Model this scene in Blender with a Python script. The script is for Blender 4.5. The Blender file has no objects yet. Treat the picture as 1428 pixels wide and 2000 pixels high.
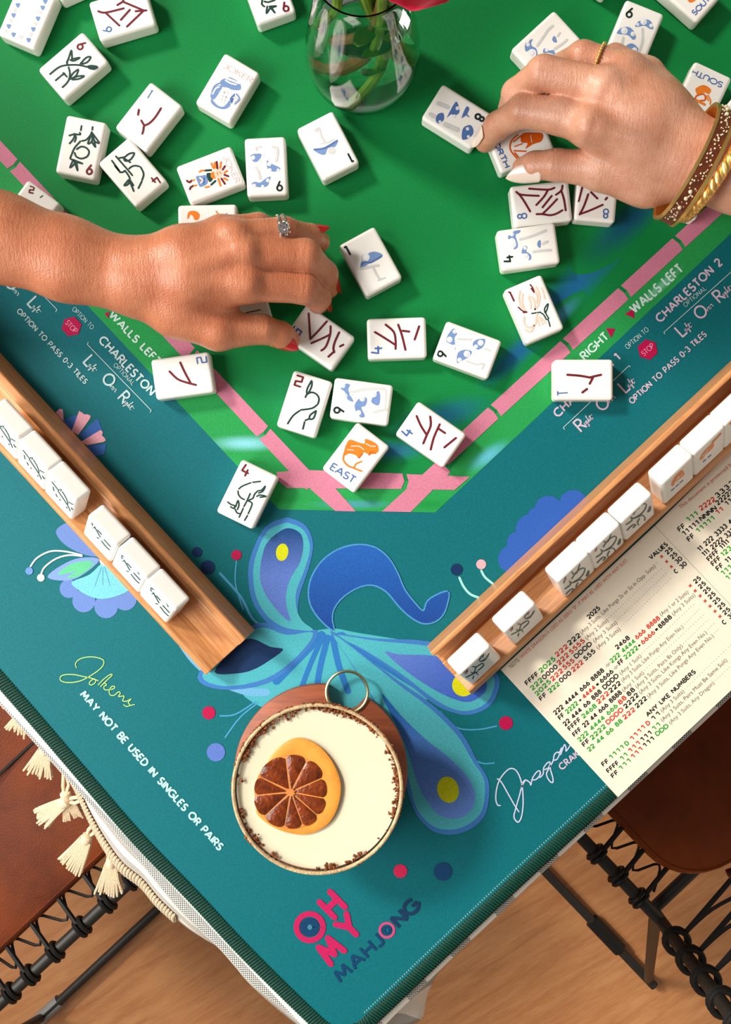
import bpy, bmesh, math, random
import numpy as np
from mathutils import Vector, Matrix
from mathutils.geometry import tessellate_polygon

random.seed(7)
# ---------------------------------------------------------------- camera, light, exposure
F_PX, D, TZ = 2027.0, 0.680, 0.762          # focal length in px, camera height over the mat, mat top above the floor
scene = bpy.context.scene
COL = scene.collection
cam_d = bpy.data.cameras.new('camera')
cam_d.sensor_fit = 'VERTICAL'; cam_d.sensor_height = 36.0; cam_d.lens = 36.0 * F_PX / 2000.0
cam_d.clip_start = 0.02; cam_d.clip_end = 50
cam = bpy.data.objects.new('camera', cam_d); COL.objects.link(cam)
cam.location = (0, 0, TZ + D)
scene.camera = cam

world = bpy.data.worlds.new('room_daylight'); scene.world = world; world.use_nodes = True
wbg = world.node_tree.nodes['Background']
wbg.inputs['Color'].default_value = (1.0, 0.965, 0.92, 1); wbg.inputs['Strength'].default_value = 0.24

sun_d = bpy.data.lights.new('window_sun', 'SUN'); sun_d.energy = 3.4; sun_d.angle = math.radians(9.5); sun_d.color = (1.0, 0.95, 0.87)
sun = bpy.data.objects.new('window_sun', sun_d); COL.objects.link(sun)
_el, _az = math.radians(38), math.radians(34)    # shadows run to the lower right of the table
_sd = Vector((math.cos(_az) * math.cos(_el), -math.sin(_az) * math.cos(_el), -math.sin(_el)))
sun.rotation_euler = _sd.to_track_quat('-Z', 'Y').to_euler(); sun.location = (-2, 2, 3)

fill_d = bpy.data.lights.new('left_fill_lamp', 'AREA'); fill_d.shape = 'RECTANGLE'; fill_d.size = 0.8; fill_d.size_y = 0.8  # added fill lamp, not a window: brightens the left, falls off to the right
fill_d.energy = 23; fill_d.color = (1.0, 0.97, 0.93)
fill = bpy.data.objects.new('left_fill_lamp', fill_d); COL.objects.link(fill)
fill.location = (-0.98, -0.22, 1.52)
fill.rotation_euler = (Vector((0.0, -0.25, 0.55)) - Vector(fill.location)).to_track_quat('-Z', 'Y').to_euler()

scene.view_settings.view_transform = 'Standard'; scene.view_settings.look = 'None'
scene.view_settings.exposure = -0.20; scene.view_settings.gamma = 1.0
scene.view_settings.use_curve_mapping = False

# ---------------------------------------------------------------- helpers
def at(px, py, h=0.0):
    """photograph point (1428x2000) at height h (mm) over the mat -> world"""
    k = (D - h / 1000.0) / F_PX
    return Vector(((px - 714.0) * k, (1000.0 - py) * k, TZ + h / 1000.0))

def lin(c):
    return tuple(((v / 255.0) / 12.92 if v <= 10.31 else ((v / 255.0 + 0.055) / 1.055) ** 2.4) for v in c[:3]) + (1.0,)

def zoom(o, pts):
    ox, oy, s = o
    return [(ox + s * x, oy + s * y) for x, y in pts]

def tag(o, label=None, cat=None, group=None, kind=None):
    if label: o['label'] = label
    if cat: o['category'] = cat
    if group: o['group'] = group
    if kind: o['kind'] = kind
    return o

def empty(name, loc, mat=None, label=None, cat=None, group=None):
    o = bpy.data.objects.new(name, None); COL.objects.link(o)
    o.empty_display_size = 0.01
    if mat is not None: o.matrix_world = mat
    else: o.location = loc
    return tag(o, label, cat, group)

def obj(name, me, parent=None, material=None, label=None, cat=None, group=None, kind=None):
    o = bpy.data.objects.new(name, me); COL.objects.link(o)
    if parent is not None: o.parent = parent
    if material is not None and len(me.materials) == 0: me.materials.append(material)
    return tag(o, label, cat, group, kind)

def mk(name, V, Fc, material=None, parent=None, smooth=False, **kw):
    me = bpy.data.meshes.new(name)
    me.from_pydata([tuple(v) for v in V], [], Fc); me.update()
    if smooth: me.polygons.foreach_set('use_smooth', [True] * len(me.polygons))
    return obj(name, me, parent, material, **kw)

def catmull(pts, n=6, closed=False):
    P = [np.array(p, float) for p in pts]
    out = []
    N = len(P)
    rng = range(N) if closed else range(N - 1)
    for i in rng:
        if closed: p0, p1, p2, p3 = P[(i - 1) % N], P[i], P[(i + 1) % N], P[(i + 2) % N]
        else: p0, p1, p2, p3 = P[max(i - 1, 0)], P[i], P[i + 1], P[min(i + 2, N - 1)]
        for k in range(n):
            t = k / n
            out.append(0.5 * (2 * p1 + (p2 - p0) * t + (2 * p0 - 5 * p1 + 4 * p2 - p3) * t * t + (3 * p1 - p0 - 3 * p2 + p3) * t ** 3))
    if not closed: out.append(P[-1])
    return [tuple(float(c) for c in p) for p in out]

def disc(cx, cy, r, ry=None, n=20, rot=0.0):
    ry = r if ry is None else ry
    c, s = math.cos(rot), math.sin(rot)
    return [(cx + c * r * math.cos(a) - s * ry * math.sin(a), cy + s * r * math.cos(a) + c * ry * math.sin(a)) for a in [2 * math.pi * i / n for i in range(n)]]

class Ink:
    """flat coloured print: polygons and pen strokes laid on a surface through a mapping (x, y, level) -> local point"""
    count = 0
    def __init__(self, fmap, step=0.00006):
        self.V, self.F, self.C, self.step = [], [], [], step
        self.f = lambda x, y, dz: fmap(x, y, dz + (Ink.count % 9) * 6e-6)   # no two pen strokes share one plane
    def poly(self, pts, col, level=0, smooth=0, grad=None):
        if smooth: pts = catmull(pts, smooth, True)
        tri = tessellate_polygon([[Vector((p[0], p[1], 0)) for p in pts]])
        b = len(self.V); Ink.count += 1
        for p in pts:
            self.V.append(self.f(p[0], p[1], level * self.step))
            if grad:
                (x0, y0), (x1, y1), c1 = grad
                t = ((p[0] - x0) * (x1 - x0) + (p[1] - y0) * (y1 - y0)) / ((x1 - x0) ** 2 + (y1 - y0) ** 2)
                t = min(1, max(0, t)); a, bb = lin(col), lin(c1)
                self.C.append(tuple(a[i] * (1 - t) + bb[i] * t for i in range(3)) + (1,))
            else: self.C.append(lin(col))
        for t in tri: self.F.append([b + i for i in t])
    def gradpoly(self, pts, col, p0, p1, c1, level=0, smooth=4, n=10):
        """polygon cut in bands so a colour gradient reads right"""
        if smooth: pts = catmull(pts, smooth, True)
        d = np.array(p1, float) - np.array(p0, float); L = np.linalg.norm(d); d /= L
        ts = [((p[0] - p0[0]) * d[0] + (p[1] - p0[1]) * d[1]) / L for p in pts]
        lo, hi = min(ts), max(ts)
        for k in range(n):
            a, b = lo + (hi - lo) * k / n, lo + (hi - lo) * (k + 1) / n
            q = clip_band(pts, ts, a, b)
            if len(q) >= 3: self.poly(q, col, level, 0, (p0, p1, c1))
    def soft(self, cx, cy, rx, ry, rot, col, base, level=0, n=28, rings=6, clip=None):
        """soft edged watercolour patch fading into the base ink, kept inside a convex outline"""
        Ink.count += 1; c, s = math.cos(rot), math.sin(rot)
        cc, bb = lin(col), lin(base)
        def pt(k, i):
            r = k / rings; w = 0.5 + 0.5 * math.cos(math.pi * r); a = 2 * math.pi * i / n
            x, y = rx * r * math.cos(a), ry * r * math.sin(a)
            return (cx + c * x - s * y, cy + s * x + c * y, w)
        for k in range(rings):
            for i in range(n):
                q = [pt(k, i), pt(k + 1, i), pt(k + 1, i + 1)] + ([pt(k, i + 1)] if k else [])
                if clip:
                    m = len(clip); gx, gy = sum(p[0] for p in clip) / m, sum(p[1] for p in clip) / m
                    for e in range(m):
                        (ax, ay), (bx, by) = clip[e], clip[(e + 1) % m]
                        fn = lambda p: (bx - ax) * (p[1] - ay) - (by - ay) * (p[0] - ax)
                        sg = 1 if fn((gx, gy)) > 0 else -1
                        out = []
                        for j in range(len(q)):
                            p0, p1 = q[j], q[(j + 1) % len(q)]; d0, d1 = fn(p0) * sg, fn(p1) * sg
                            if d0 >= 0: out.append(p0)
                            if (d0 >= 0) != (d1 >= 0):
                                u = d0 / (d0 - d1); out.append(tuple(p0[z] + u * (p1[z] - p0[z]) for z in range(3)))
                        q = out
                        if len(q) < 3: break
                if len(q) < 3: continue
                b = len(self.V)
                for (x, y, w) in q:
                    self.V.append(self.f(x, y, level * self.step)); self.C.append(tuple(cc[j] * w + bb[j] * (1 - w) for j in range(3)) + (1,))
                self.F.append([b + j for j in range(len(q))])
    def stroke(self, pts, w, col, level=0, smooth=0, taper=0.0, round_=True, closed=False):
        if smooth and len(pts) > 2: pts = catmull(pts, smooth, closed)
        if closed: pts = list(pts) + [pts[0]]
        P = [np.array(p, float) for p in pts]
        n = len(P)
        segs = [P[i + 1] - P[i] for i in range(n - 1)]
        segs = [s / (np.linalg.norm(s) + 1e-9) for s in segs]
        run = [0]; runs = []
        for i in range(1, n - 1):
            run.append(i)
            if float(np.dot(segs[i - 1], segs[i])) < 0.55:
                runs.append(run); run = [i]
        run.append(n - 1); runs.append(run)
        tot = max(1, n - 1)
        for run in runs:
            b = len(self.V); Ink.count += 1
            for i in run:
                a = segs[i - 1] if (i > run[0]) else segs[i]
                c = segs[i] if (i < run[-1]) else segs[i - 1]
                t = a + c; t = t / (np.linalg.norm(t) + 1e-9)
                nx = np.array((-t[1], t[0])) / max(0.6, float(np.dot(t, a)))
                ww = w * 0.5 * (1 - taper * (i / tot))
                for sg in (1, -1):
                    q = P[i] + nx * ww * sg
                    self.V.append(self.f(q[0], q[1], level * self.step)); self.C.append(lin(col))
            for k in range(len(run) - 1):
                self.F.append([b + 2 * k, b + 2 * k + 1, b + 2 * k + 3, b + 2 * k + 2])
        if round_:
            js = {0, n - 1} | {r[0] for r in runs}
            for i in js:
                ww = w * 0.5 * (1 - taper * (i / tot))
                self.poly(disc(P[i][0], P[i][1], ww, n=8), col, level)
    def text(self, s, p0, p1, cap, w, col, level=0, track=0.16, centre=True, fit=True):
        """own stroke lettering; p0 / p1 = middle (or baseline) of first and last letter edge"""
        p0, p1 = np.array(p0, float), np.array(p1, float)
        d = p1 - p0; L = np.linalg.norm(d); d /= L
        up = np.array((d[1], -d[0]))
        tot = sum(GLYPH.get(c, (0.4, []))[0] + track for c in s) - track
        sx = L / (tot * cap) if fit else 1.0
        base = p0 - up * cap * 0.5 if centre else p0
        x = 0.0
        for c in s:
            gw, st = GLYPH.get(c, (0.4, []))
            for poly in st:
                q = [tuple(base + d * ((x + u) * cap * sx) + up * (v * cap)) for u, v in poly]
                self.stroke(q, w, col, level, round_=False)
            x += gw + track
    def glyph(self, c, cen, up, h, w, col, level=0):
        up = np.array(up, float); up /= np.linalg.norm(up)
        d = np.array((-up[1], up[0]))
        gw, st = GLYPH[c]
        for poly in st:
            q = [tuple(np.array(cen) + d * ((u - gw / 2) * h) + up * ((v - 0.5) * h)) for u, v in poly]
            self.stroke(q, w, col, level, round_=True)
    def build(self, name, parent, material, **kw):
        me = bpy.data.meshes.new(name)
        me.from_pydata([tuple(v) for v in self.V], [], self.F); me.update()
        ca = me.color_attributes.new('ink', 'FLOAT_COLOR', 'POINT')
        ca.data.foreach_set('color', np.array(self.C, dtype=np.float32).ravel())
        bm = bmesh.new(); bm.from_mesh(me)
        R = self.normal_hint
        for f in bm.faces:
            if f.normal.dot(R) < 0: f.normal_flip()
        bm.to_mesh(me); bm.free()
        return obj(name, me, parent, material, **kw)
    normal_hint = Vector((0, 0, 1))

def clip_band(pts, ts, a, b):
    def cut(P, T, lim, keep_hi):
        o, ot = [], []
        n = len(P)
        for i in range(n):
            j = (i + 1) % n
            ia = (T[i] >= lim) if keep_hi else (T[i] <= lim)
            ja = (T[j] >= lim) if keep_hi else (T[j] <= lim)
            if ia: o.append(P[i]); ot.append(T[i])
            if ia != ja:
                u = (lim - T[i]) / (T[j] - T[i])
                o.append((P[i][0] + u * (P[j][0] - P[i][0]), P[i][1] + u * (P[j][1] - P[i][1]))); ot.append(lim)
        return o, ot
    P, T = cut(list(pts), list(ts), a, True)
    if len(P) < 3: return []
    P, T = cut(P, T, b, False)
    return P

def arc(cx, cy, rx, ry, a0, a1, n=14):
    return [(cx + rx * math.cos(math.radians(a0 + (a1 - a0) * i / n)), cy + ry * math.sin(math.radians(a0 + (a1 - a0) * i / n))) for i in range(n + 1)]

GLYPH = {
 ' ': (0.34, []),
 'A': (0.84, [[(0, 0), (0.42, 1), (0.84, 0)], [(0.16, 0.32), (0.68, 0.32)]]),
 'B': (0.56, [[(0, 0), (0, 1), (0.3, 1)] + arc(0.3, 0.76, 0.22, 0.24, 90, -90) + [(0, 0.52)], [(0, 0.52), (0.3, 0.52)] + arc(0.3, 0.26, 0.26, 0.26, 90, -90) + [(0, 0)]]),
 'C': (0.86, [arc(0.5, 0.5, 0.5, 0.5, 48, 312, 20)]),
 'D': (0.74, [[(0, 0), (0, 1), (0.26, 1)] + arc(0.26, 0.5, 0.48, 0.5, 90, -90) + [(0, 0)]]),
 'E': (0.5, [[(0.5, 1), (0, 1), (0, 0), (0.5, 0)], [(0, 0.52), (0.44, 0.52)]]),
 'F': (0.48, [[(0.48, 1), (0, 1), (0, 0)], [(0, 0.52), (0.42, 0.52)]]),
 'G': (0.92, [arc(0.5, 0.5, 0.5, 0.5, 48, 350, 20), [(0.96, 0.48), (0.56, 0.48)]]),
 'H': (0.68, [[(0, 0), (0, 1)], [(0.68, 0), (0.68, 1)], [(0, 0.52), (0.68, 0.52)]]),
 'I': (0.04, [[(0.02, 0), (0.02, 1)]]),
 'J': (0.4, [[(0.4, 1), (0.4, 0.24)] + arc(0.18, 0.22, 0.22, 0.22, 0, -150)]),
 'K': (0.66, [[(0, 0), (0, 1)], [(0.62, 1), (0, 0.42)], [(0.2, 0.6), (0.66, 0)]]),
 'L': (0.46, [[(0, 1), (0, 0), (0.46, 0)]]),
 'M': (0.92, [[(0, 0), (0.14, 1), (0.46, 0.2), (0.78, 1), (0.92, 0)]]),
 'N': (0.7, [[(0, 0), (0, 1), (0.7, 0), (0.7, 1)]]),
 'O': (0.92, [arc(0.46, 0.5, 0.46, 0.5, 0, 360, 26)]),
 'P': (0.54, [[(0, 0), (0, 1), (0.28, 1)] + arc(0.28, 0.72, 0.26, 0.28, 90, -90) + [(0, 0.44)]]),
 'R': (0.58, [[(0, 0), (0, 1), (0.28, 1)] + arc(0.28, 0.74, 0.26, 0.26, 90, -90) + [(0, 0.48)], [(0.26, 0.48), (0.58, 0)]]),
 'S': (0.56, [arc(0.29, 0.74, 0.25, 0.26, 40, 250, 12) + arc(0.28, 0.26, 0.28, 0.26, 80, -150, 14)]),
 'T': (0.6, [[(0, 1), (0.6, 1)], [(0.3, 1), (0.3, 0)]]),
 'U': (0.66, [[(0, 1), (0, 0.33)] + arc(0.33, 0.33, 0.33, 0.33, 180, 360) + [(0.66, 1)]]),
 'V': (0.76, [[(0, 1), (0.38, 0), (0.76, 1)]]),
 'W': (1.16, [[(0, 1), (0.29, 0), (0.58, 0.95), (0.87, 0), (1.16, 1)]]),
 'X': (0.62, [[(0, 0), (0.62, 1)], [(0, 1), (0.62, 0)]]),
 'Y': (0.7, [[(0, 1), (0.35, 0.46), (0.7, 1)], [(0.35, 0.46), (0.35, 0)]]),
 'Z': (0.6, [[(0, 1), (0.6, 1), (0, 0), (0.6, 0)]]),
 '0': (0.6, [arc(0.3, 0.5, 0.3, 0.5, 0, 360, 20)]),
 '1': (0.3, [[(0, 0.8), (0.24, 1), (0.24, 0)]]),
 '2': (0.54, [arc(0.27, 0.71, 0.26, 0.28, 165, -30, 12) + [(0, 0), (0.54, 0)]]),
 '3': (0.54, [arc(0.26, 0.75, 0.22, 0.25, 150, -90, 12), arc(0.26, 0.26, 0.27, 0.26, 90, -150, 14)]),
 '4': (0.6, [[(0.46, 0), (0.46, 1), (0, 0.26), (0.6, 0.26)]]),
 '5': (0.54, [[(0.48, 1), (0.14, 1), (0.07, 0.56)] + arc(0.25, 0.32, 0.28, 0.31, 110, -145, 14)]),
 '6': (0.58, [arc(0.29, 0.3, 0.28, 0.29, 0, 360, 18), [(0.05, 0.42), (0.34, 1)]]),
 '7': (0.54, [[(0, 1), (0.54, 1), (0.16, 0)]]),
 '8': (0.56, [arc(0.28, 0.76, 0.22, 0.23, 0, 360, 16), arc(0.28, 0.27, 0.27, 0.27, 0, 360, 18)]),
 '9': (0.58, [arc(0.29, 0.7, 0.28, 0.29, 0, 360, 18), [(0.53, 0.58), (0.24, 0)]]),
 '-': (0.3, [[(0, 0.46), (0.3, 0.46)]]), '+': (0.5, [[(0, 0.48), (0.5, 0.48)], [(0.25, 0.22), (0.25, 0.74)]]), '=': (0.5, [[(0, 0.62), (0.5, 0.62)], [(0, 0.34), (0.5, 0.34)]]),
 '"': (0.2, [[(0.02, 1), (0.02, 0.74)], [(0.18, 1), (0.18, 0.74)]]), '.': (0.06, [[(0.03, 0), (0.03, 0.09)]]), ':': (0.06, [[(0.03, 0.1), (0.03, 0.2)], [(0.03, 0.5), (0.03, 0.6)]]),
 # square cut numerals of the tiles
 'q2': (0.6, [[(0, 1), (0.6, 1), (0.6, 0.5), (0, 0.42), (0, 0), (0.62, 0)]]),
 'q4': (0.66, [[(0.5, 0), (0.5, 0.62)], [(0.1, 1), (0, 0.34), (0.66, 0.34)]]),
 'q5': (0.6, [[(0.6, 1), (0, 1), (0, 0.55), (0.58, 0.55), (0.58, 0), (0, 0)]]),
 'q1': (0.3, [[(0, 1), (0.16, 1), (0.16, 0)]]),
}

# ---------------------------------------------------------------- materials
def new_mat(name):
    m = bpy.data.materials.new(name); m.use_nodes = True
    nt = m.node_tree
    return m, nt, nt.nodes['Principled BSDF']
def N(nt, typ, **kw):
    n = nt.nodes.new(typ)
    for k, v in kw.items():
        if k.startswith('_'): setattr(n, k[1:], v)
        else: n.inputs[k.replace('__', ' ')].default_value = v
    return n
def link(nt, a, ao, b, bi): nt.links.new(a.outputs[ao], b.inputs[bi])

def mat_plain(name, c, rough=0.5, spec=0.5, noise=0.08, scale=300, bump=0.0, bscale=900, metal=0.0, coat=0.0, sub=0.0, subr=(1, .6, .4), subscale=0.004, trans=0.0, ior=1.45, sheen=0.0, stretch=None, bdist=0.001):
    m, nt, p = new_mat(name)
    c = lin(c)
    p.inputs['Roughness'].default_value = rough; p.inputs['Specular IOR Level'].default_value = spec
    p.inputs['Metallic'].default_value = metal; p.inputs['Coat Weight'].default_value = coat
    p.inputs['Transmission Weight'].default_value = trans; p.inputs['IOR'].default_value = ior
    p.inputs['Sheen Weight'].default_value = sheen
    if sub:
        p.inputs['Subsurface Weight'].default_value = sub; p.inputs['Subsurface Radius'].default_value = subr; p.inputs['Subsurface Scale'].default_value = subscale
    tc = N(nt, 'ShaderNodeTexCoord')
    src, so = tc, 'Object'
    if stretch:
        mp = N(nt, 'ShaderNodeMapping'); mp.inputs['Scale'].default_value = stretch
        link(nt, tc, 'Object', mp, 'Vector'); src, so = mp, 'Vector'
    nz = N(nt, 'ShaderNodeTexNoise', Scale=scale, Detail=3.0); link(nt, src, so, nz, 'Vector')
    rp = N(nt, 'ShaderNodeValToRGB')
    rp.color_ramp.elements[0].position = 0.3; rp.color_ramp.elements[1].position = 0.7
    rp.color_ramp.elements[0].color = tuple(v * (1 - noise) for v in c[:3]) + (1,)
    rp.color_ramp.elements[1].color = tuple(min(1, v * (1 + noise)) for v in c[:3]) + (1,)
    link(nt, nz, 'Fac', rp, 'Fac'); link(nt, rp, 'Color', p, 'Base Color')
    if bump:
        n2 = N(nt, 'ShaderNodeTexNoise', Scale=bscale, Detail=2.0); link(nt, src, so, n2, 'Vector')
        b = N(nt, 'ShaderNodeBump', Strength=bump, Distance=bdist); link(nt, n2, 'Fac', b, 'Height'); link(nt, b, 'Normal', p, 'Normal')
    return m

M = {}
def fabric_ink(name, rough, spec, grain, gs, bump, sheen):
    m, nt, p = new_mat(name)
    a = N(nt, 'ShaderNodeVertexColor', _layer_name='ink')
    tc = N(nt, 'ShaderNodeTexCoord')
    nz = N(nt, 'ShaderNodeTexNoise', Scale=gs, Detail=2.0); link(nt, tc, 'Object', nz, 'Vector')
    mr = N(nt, 'ShaderNodeMapRange'); mr.inputs[1].default_value = 0.3; mr.inputs[2].default_value = 0.7; mr.inputs[3].default_value = 1 - grain; mr.inputs[4].default_value = 1 + grain
    link(nt, nz, 'Fac', mr, 0)
    mx = N(nt, 'ShaderNodeVectorMath', _operation='SCALE'); link(nt, a, 'Color', mx, 0); link(nt, mr, 0, mx, 'Scale')
    link(nt, mx, 0, p, 'Base Color')
    p.inputs['Roughness'].default_value = rough; p.inputs['Specular IOR Level'].default_value = spec; p.inputs['Sheen Weight'].default_value = sheen
    if bump:
        b = N(nt, 'ShaderNodeBump', Strength=bump, Distance=0.0004); link(nt, nz, 'Fac', b, 'Height'); link(nt, b, 'Normal', p, 'Normal')
    return m
M['mat_ink'] = fabric_ink('printed_neoprene', 0.6, 0.22, 0.16, 1500, 0.25, 0.0)
M['tile_ink'] = fabric_ink('tile_paint', 0.35, 0.5, 0.05, 400, 0, 0)
M['card_ink'] = fabric_ink('card_print', 0.6, 0.3, 0.06, 900, 0, 0)
M['tile'] = mat_plain('white_tile_resin', (250, 247, 240), rough=0.2, spec=0.5, noise=0.012, scale=120, coat=0.25, sub=0.12, subr=(1, .9, .8), subscale=0.003)
M['card'] = mat_plain('cream_card', (243, 230, 208), rough=0.55, spec=0.35, noise=0.02, scale=200, bump=0.05, bscale=1200)
M['gold'] = mat_plain('polished_gold', (246, 204, 122), rough=0.36, metal=1.0, noise=0.06, scale=200)
M['silver'] = mat_plain('white_gold', (228, 226, 222), rough=0.14, metal=1.0, noise=0.03, scale=200)
M['brass'] = mat_plain('brushed_brass', (205, 190, 140), rough=0.28, metal=1.0, noise=0.06, scale=400)
M['diamond'] = mat_plain('diamond', (255, 255, 255), rough=0.0, noise=0.0, trans=1.0, ior=2.2)
M['glass'] = mat_plain('clear_glass', (255, 255, 255), rough=0.0, noise=0.0, trans=1.0, ior=1.45)
M['water'] = mat_plain('vase_water', (235, 248, 240), rough=0.0, noise=0.0, trans=1.0, ior=1.33)
M['black_steel'] = mat_plain('black_powder_coated_steel', (38, 35, 31), rough=0.5, spec=0.4, noise=0.15, scale=200, bump=0.05)
M['rubber'] = mat_plain('black_rubber', (20, 18, 16), rough=0.55, spec=0.35, noise=0.12, scale=300)
M['glide'] = mat_plain('grey_plastic', (130, 130, 128), rough=0.45, noise=0.06)
M['fringe'] = mat_plain('cream_cotton_fringe', (226, 203, 170), rough=0.9, spec=0.1, noise=0.1, scale=700, bump=0.6, bscale=1600, sheen=0.2)
M['green_thread'] = mat_plain('dark_green_thread', (4, 58, 46), rough=0.6, spec=0.3, noise=0.3, scale=900)
M['white_thread'] = mat_plain('white_thread', (130, 170, 165), rough=0.7, noise=0.1)
M['table_wood'] = mat_plain('table_wood', (150, 105, 65), rough=0.5, noise=0.15, scale=60, stretch=(1, 8, 1))
M['stem'] = mat_plain('flower_stem', (122, 160, 52), rough=0.45, noise=0.3, scale=70, bump=0.2, bscale=300)
M['stem_brown'] = mat_plain('woody_stem', (142, 104, 58), rough=0.55, noise=0.3, scale=90, bump=0.3, bscale=300)
M['leaf'] = mat_plain('green_leaf', (70, 120, 40), rough=0.45, noise=0.2, scale=80)
M['petal'] = mat_plain('crimson_petal', (214, 26, 70), rough=0.55, noise=0.15, scale=60, sub=0.1, subscale=0.003, sheen=0.2)
M['cocktail'] = mat_plain('creamy_cocktail', (226, 217, 188), rough=0.16, spec=0.5, noise=0.035, scale=26, sub=0.1, subr=(1, .9, .7), subscale=0.004)
M['crumb'] = mat_plain('chilli_salt_crumb', (128, 66, 22), rough=0.7, noise=0.4, scale=400)
M['rind'] = mat_plain('dried_orange_rind', (228, 150, 58), rough=0.45, noise=0.16, scale=55, bump=0.3, bscale=160, sub=0.1, subr=(1, .5, .1), subscale=0.003)
M['pulp'] = mat_plain('dried_orange_pulp', (112, 44, 6), rough=0.3, noise=0.45, scale=240, bump=0.6, bscale=420, coat=0.2)
M['pith'] = mat_plain('dried_orange_pith', (214, 132, 66), rough=0.5, noise=0.15, scale=200)
M['coaster'] = mat_plain('red_brown_wood', (150, 78, 48), rough=0.5, noise=0.22, scale=45, stretch=(1, 7, 1), bump=0.15, bscale=200)

def mat_wood(name, c0, c1, scale, stretch, rough=0.42, coat=0.15, rot=0.0):
    m, nt, p = new_mat(name)
    tc = N(nt, 'ShaderNodeTexCoord'); mp = N(nt, 'ShaderNodeMapping'); mp.inputs['Scale'].default_value = stretch
    rm = N(nt, 'ShaderNodeMapping'); rm.inputs['Rotation'].default_value = (0, 0, rot); link(nt, tc, 'Object', rm, 'Vector'); link(nt, rm, 'Vector', mp, 'Vector')
    a = N(nt, 'ShaderNodeTexNoise', Scale=scale, Detail=5.0, Roughness=0.6, Distortion=0.6); link(nt, mp, 'Vector', a, 'Vector')
    b = N(nt, 'ShaderNodeTexNoise', Scale=scale * 9, Detail=2.0); link(nt, mp, 'Vector', b, 'Vector')
    ad = N(nt, 'ShaderNodeMath', _operation='MULTIPLY_ADD'); ad.inputs[1].default_value = 0.35; link(nt, b, 'Fac', ad, 0); link(nt, a, 'Fac', ad, 2)
    rp = N(nt, 'ShaderNodeValToRGB'); rp.color_ramp.elements[0].position = 0.42; rp.color_ramp.elements[1].position = 0.86
    rp.color_ramp.elements[0].color = lin(c0); rp.color_ramp.elements[1].color = lin(c1)
    link(nt, ad, 0, rp, 'Fac'); link(nt, rp, 'Color', p, 'Base Color')
    p.inputs['Roughness'].default_value = rough; p.inputs['Coat Weight'].default_value = coat; p.inputs['Coat Roughness'].default_value = 0.25
    bp = N(nt, 'ShaderNodeBump', Strength=0.12, Distance=0.0005); link(nt, ad, 0, bp, 'Height'); link(nt, bp, 'Normal', p, 'Normal')
    return m
M['rack_wood'] = mat_wood('rack_wood', (176, 108, 58), (222, 158, 100), 40, (1.0, 16, 16))
M['floor_wood'] = mat_wood('floor_oak', (166, 104, 58), (196, 138, 88), 9, (1.0, 9, 1), rough=0.5, coat=0.05, rot=-0.56)

def mat_leather():
    m, nt, p = new_mat('cognac_leather')
    tc = N(nt, 'ShaderNodeTexCoord')
    a = N(nt, 'ShaderNodeTexNoise', Scale=9.0, Detail=5.0, Roughness=0.6); link(nt, tc, 'Object', a, 'Vector')
    rp = N(nt, 'ShaderNodeValToRGB'); rp.color_ramp.elements[0].position = 0.3; rp.color_ramp.elements[1].position = 0.72
    rp.color_ramp.elements[0].color = lin((72, 28, 7)); rp.color_ramp.elements[1].color = lin((130, 58, 18))
    link(nt, a, 'Fac', rp, 'Fac'); link(nt, rp, 'Color', p, 'Base Color')
    v = N(nt, 'ShaderNodeTexVoronoi', Scale=650.0); link(nt, tc, 'Object', v, 'Vector')
    b = N(nt, 'ShaderNodeBump', Strength=0.25, Distance=0.0006); link(nt, v, 'Distance', b, 'Height'); link(nt, b, 'Normal', p, 'Normal')
    p.inputs['Roughness'].default_value = 0.5; p.inputs['Specular IOR Level'].default_value = 0.2
    return m
M['leather'] = mat_leather()

def mat_cloth():
    """cream cotton with grey check stripes running one way (object X is across the stripes)"""
    m, nt, p = new_mat('striped_tablecloth')
    tc = N(nt, 'ShaderNodeTexCoord'); sp = N(nt, 'ShaderNodeSeparateXYZ'); uv = N(nt, 'ShaderNodeUVMap', _uv_map='weave'); link(nt, uv, 'UV', sp, 'Vector')
    def wave(axis, freq, thr):
        a = N(nt, 'ShaderNodeMath', _operation='MULTIPLY'); a.inputs[1].default_value = freq; link(nt, sp, axis, a, 0)
        f = N(nt, 'ShaderNodeMath', _operation='FRACT'); link(nt, a, 0, f, 0)
        g = N(nt, 'ShaderNodeMath', _operation='LESS_THAN'); g.inputs[1].default_value = thr; link(nt, f, 0, g, 0)
        return g
    stripe = wave('X', 1 / 0.040, 0.42); cx = wave('X', 1 / 0.0018, 0.5); cy = wave('Y', 1 / 0.0018, 0.5)
    x = N(nt, 'ShaderNodeMath', _operation='SUBTRACT'); link(nt, cx, 0, x, 0); link(nt, cy, 0, x, 1)
    ab = N(nt, 'ShaderNodeMath', _operation='ABSOLUTE'); link(nt, x, 0, ab, 0)
    mu = N(nt, 'ShaderNodeMath', _operation='MULTIPLY'); link(nt, stripe, 0, mu, 0); link(nt, ab, 0, mu, 1)
    mx = N(nt, 'ShaderNodeMix', _data_type='RGBA'); mx.inputs[6].default_value = lin((238, 230, 216)); mx.inputs[7].default_value = lin((62, 68, 70))
    link(nt, mu, 0, mx, 0); link(nt, mx, 2, p, 'Base Color')
    nz = N(nt, 'ShaderNodeTexNoise', Scale=1600.0, Detail=2.0); link(nt, tc, 'Object', nz, 'Vector')
    b = N(nt, 'ShaderNodeBump', Strength=0.4, Distance=0.0006); link(nt, nz, 'Fac', b, 'Height'); link(nt, b, 'Normal', p, 'Normal')
    p.inputs['Roughness'].default_value = 0.9; p.inputs['Specular IOR Level'].default_value = 0.1
    return m
M['cloth'] = mat_cloth()

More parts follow.
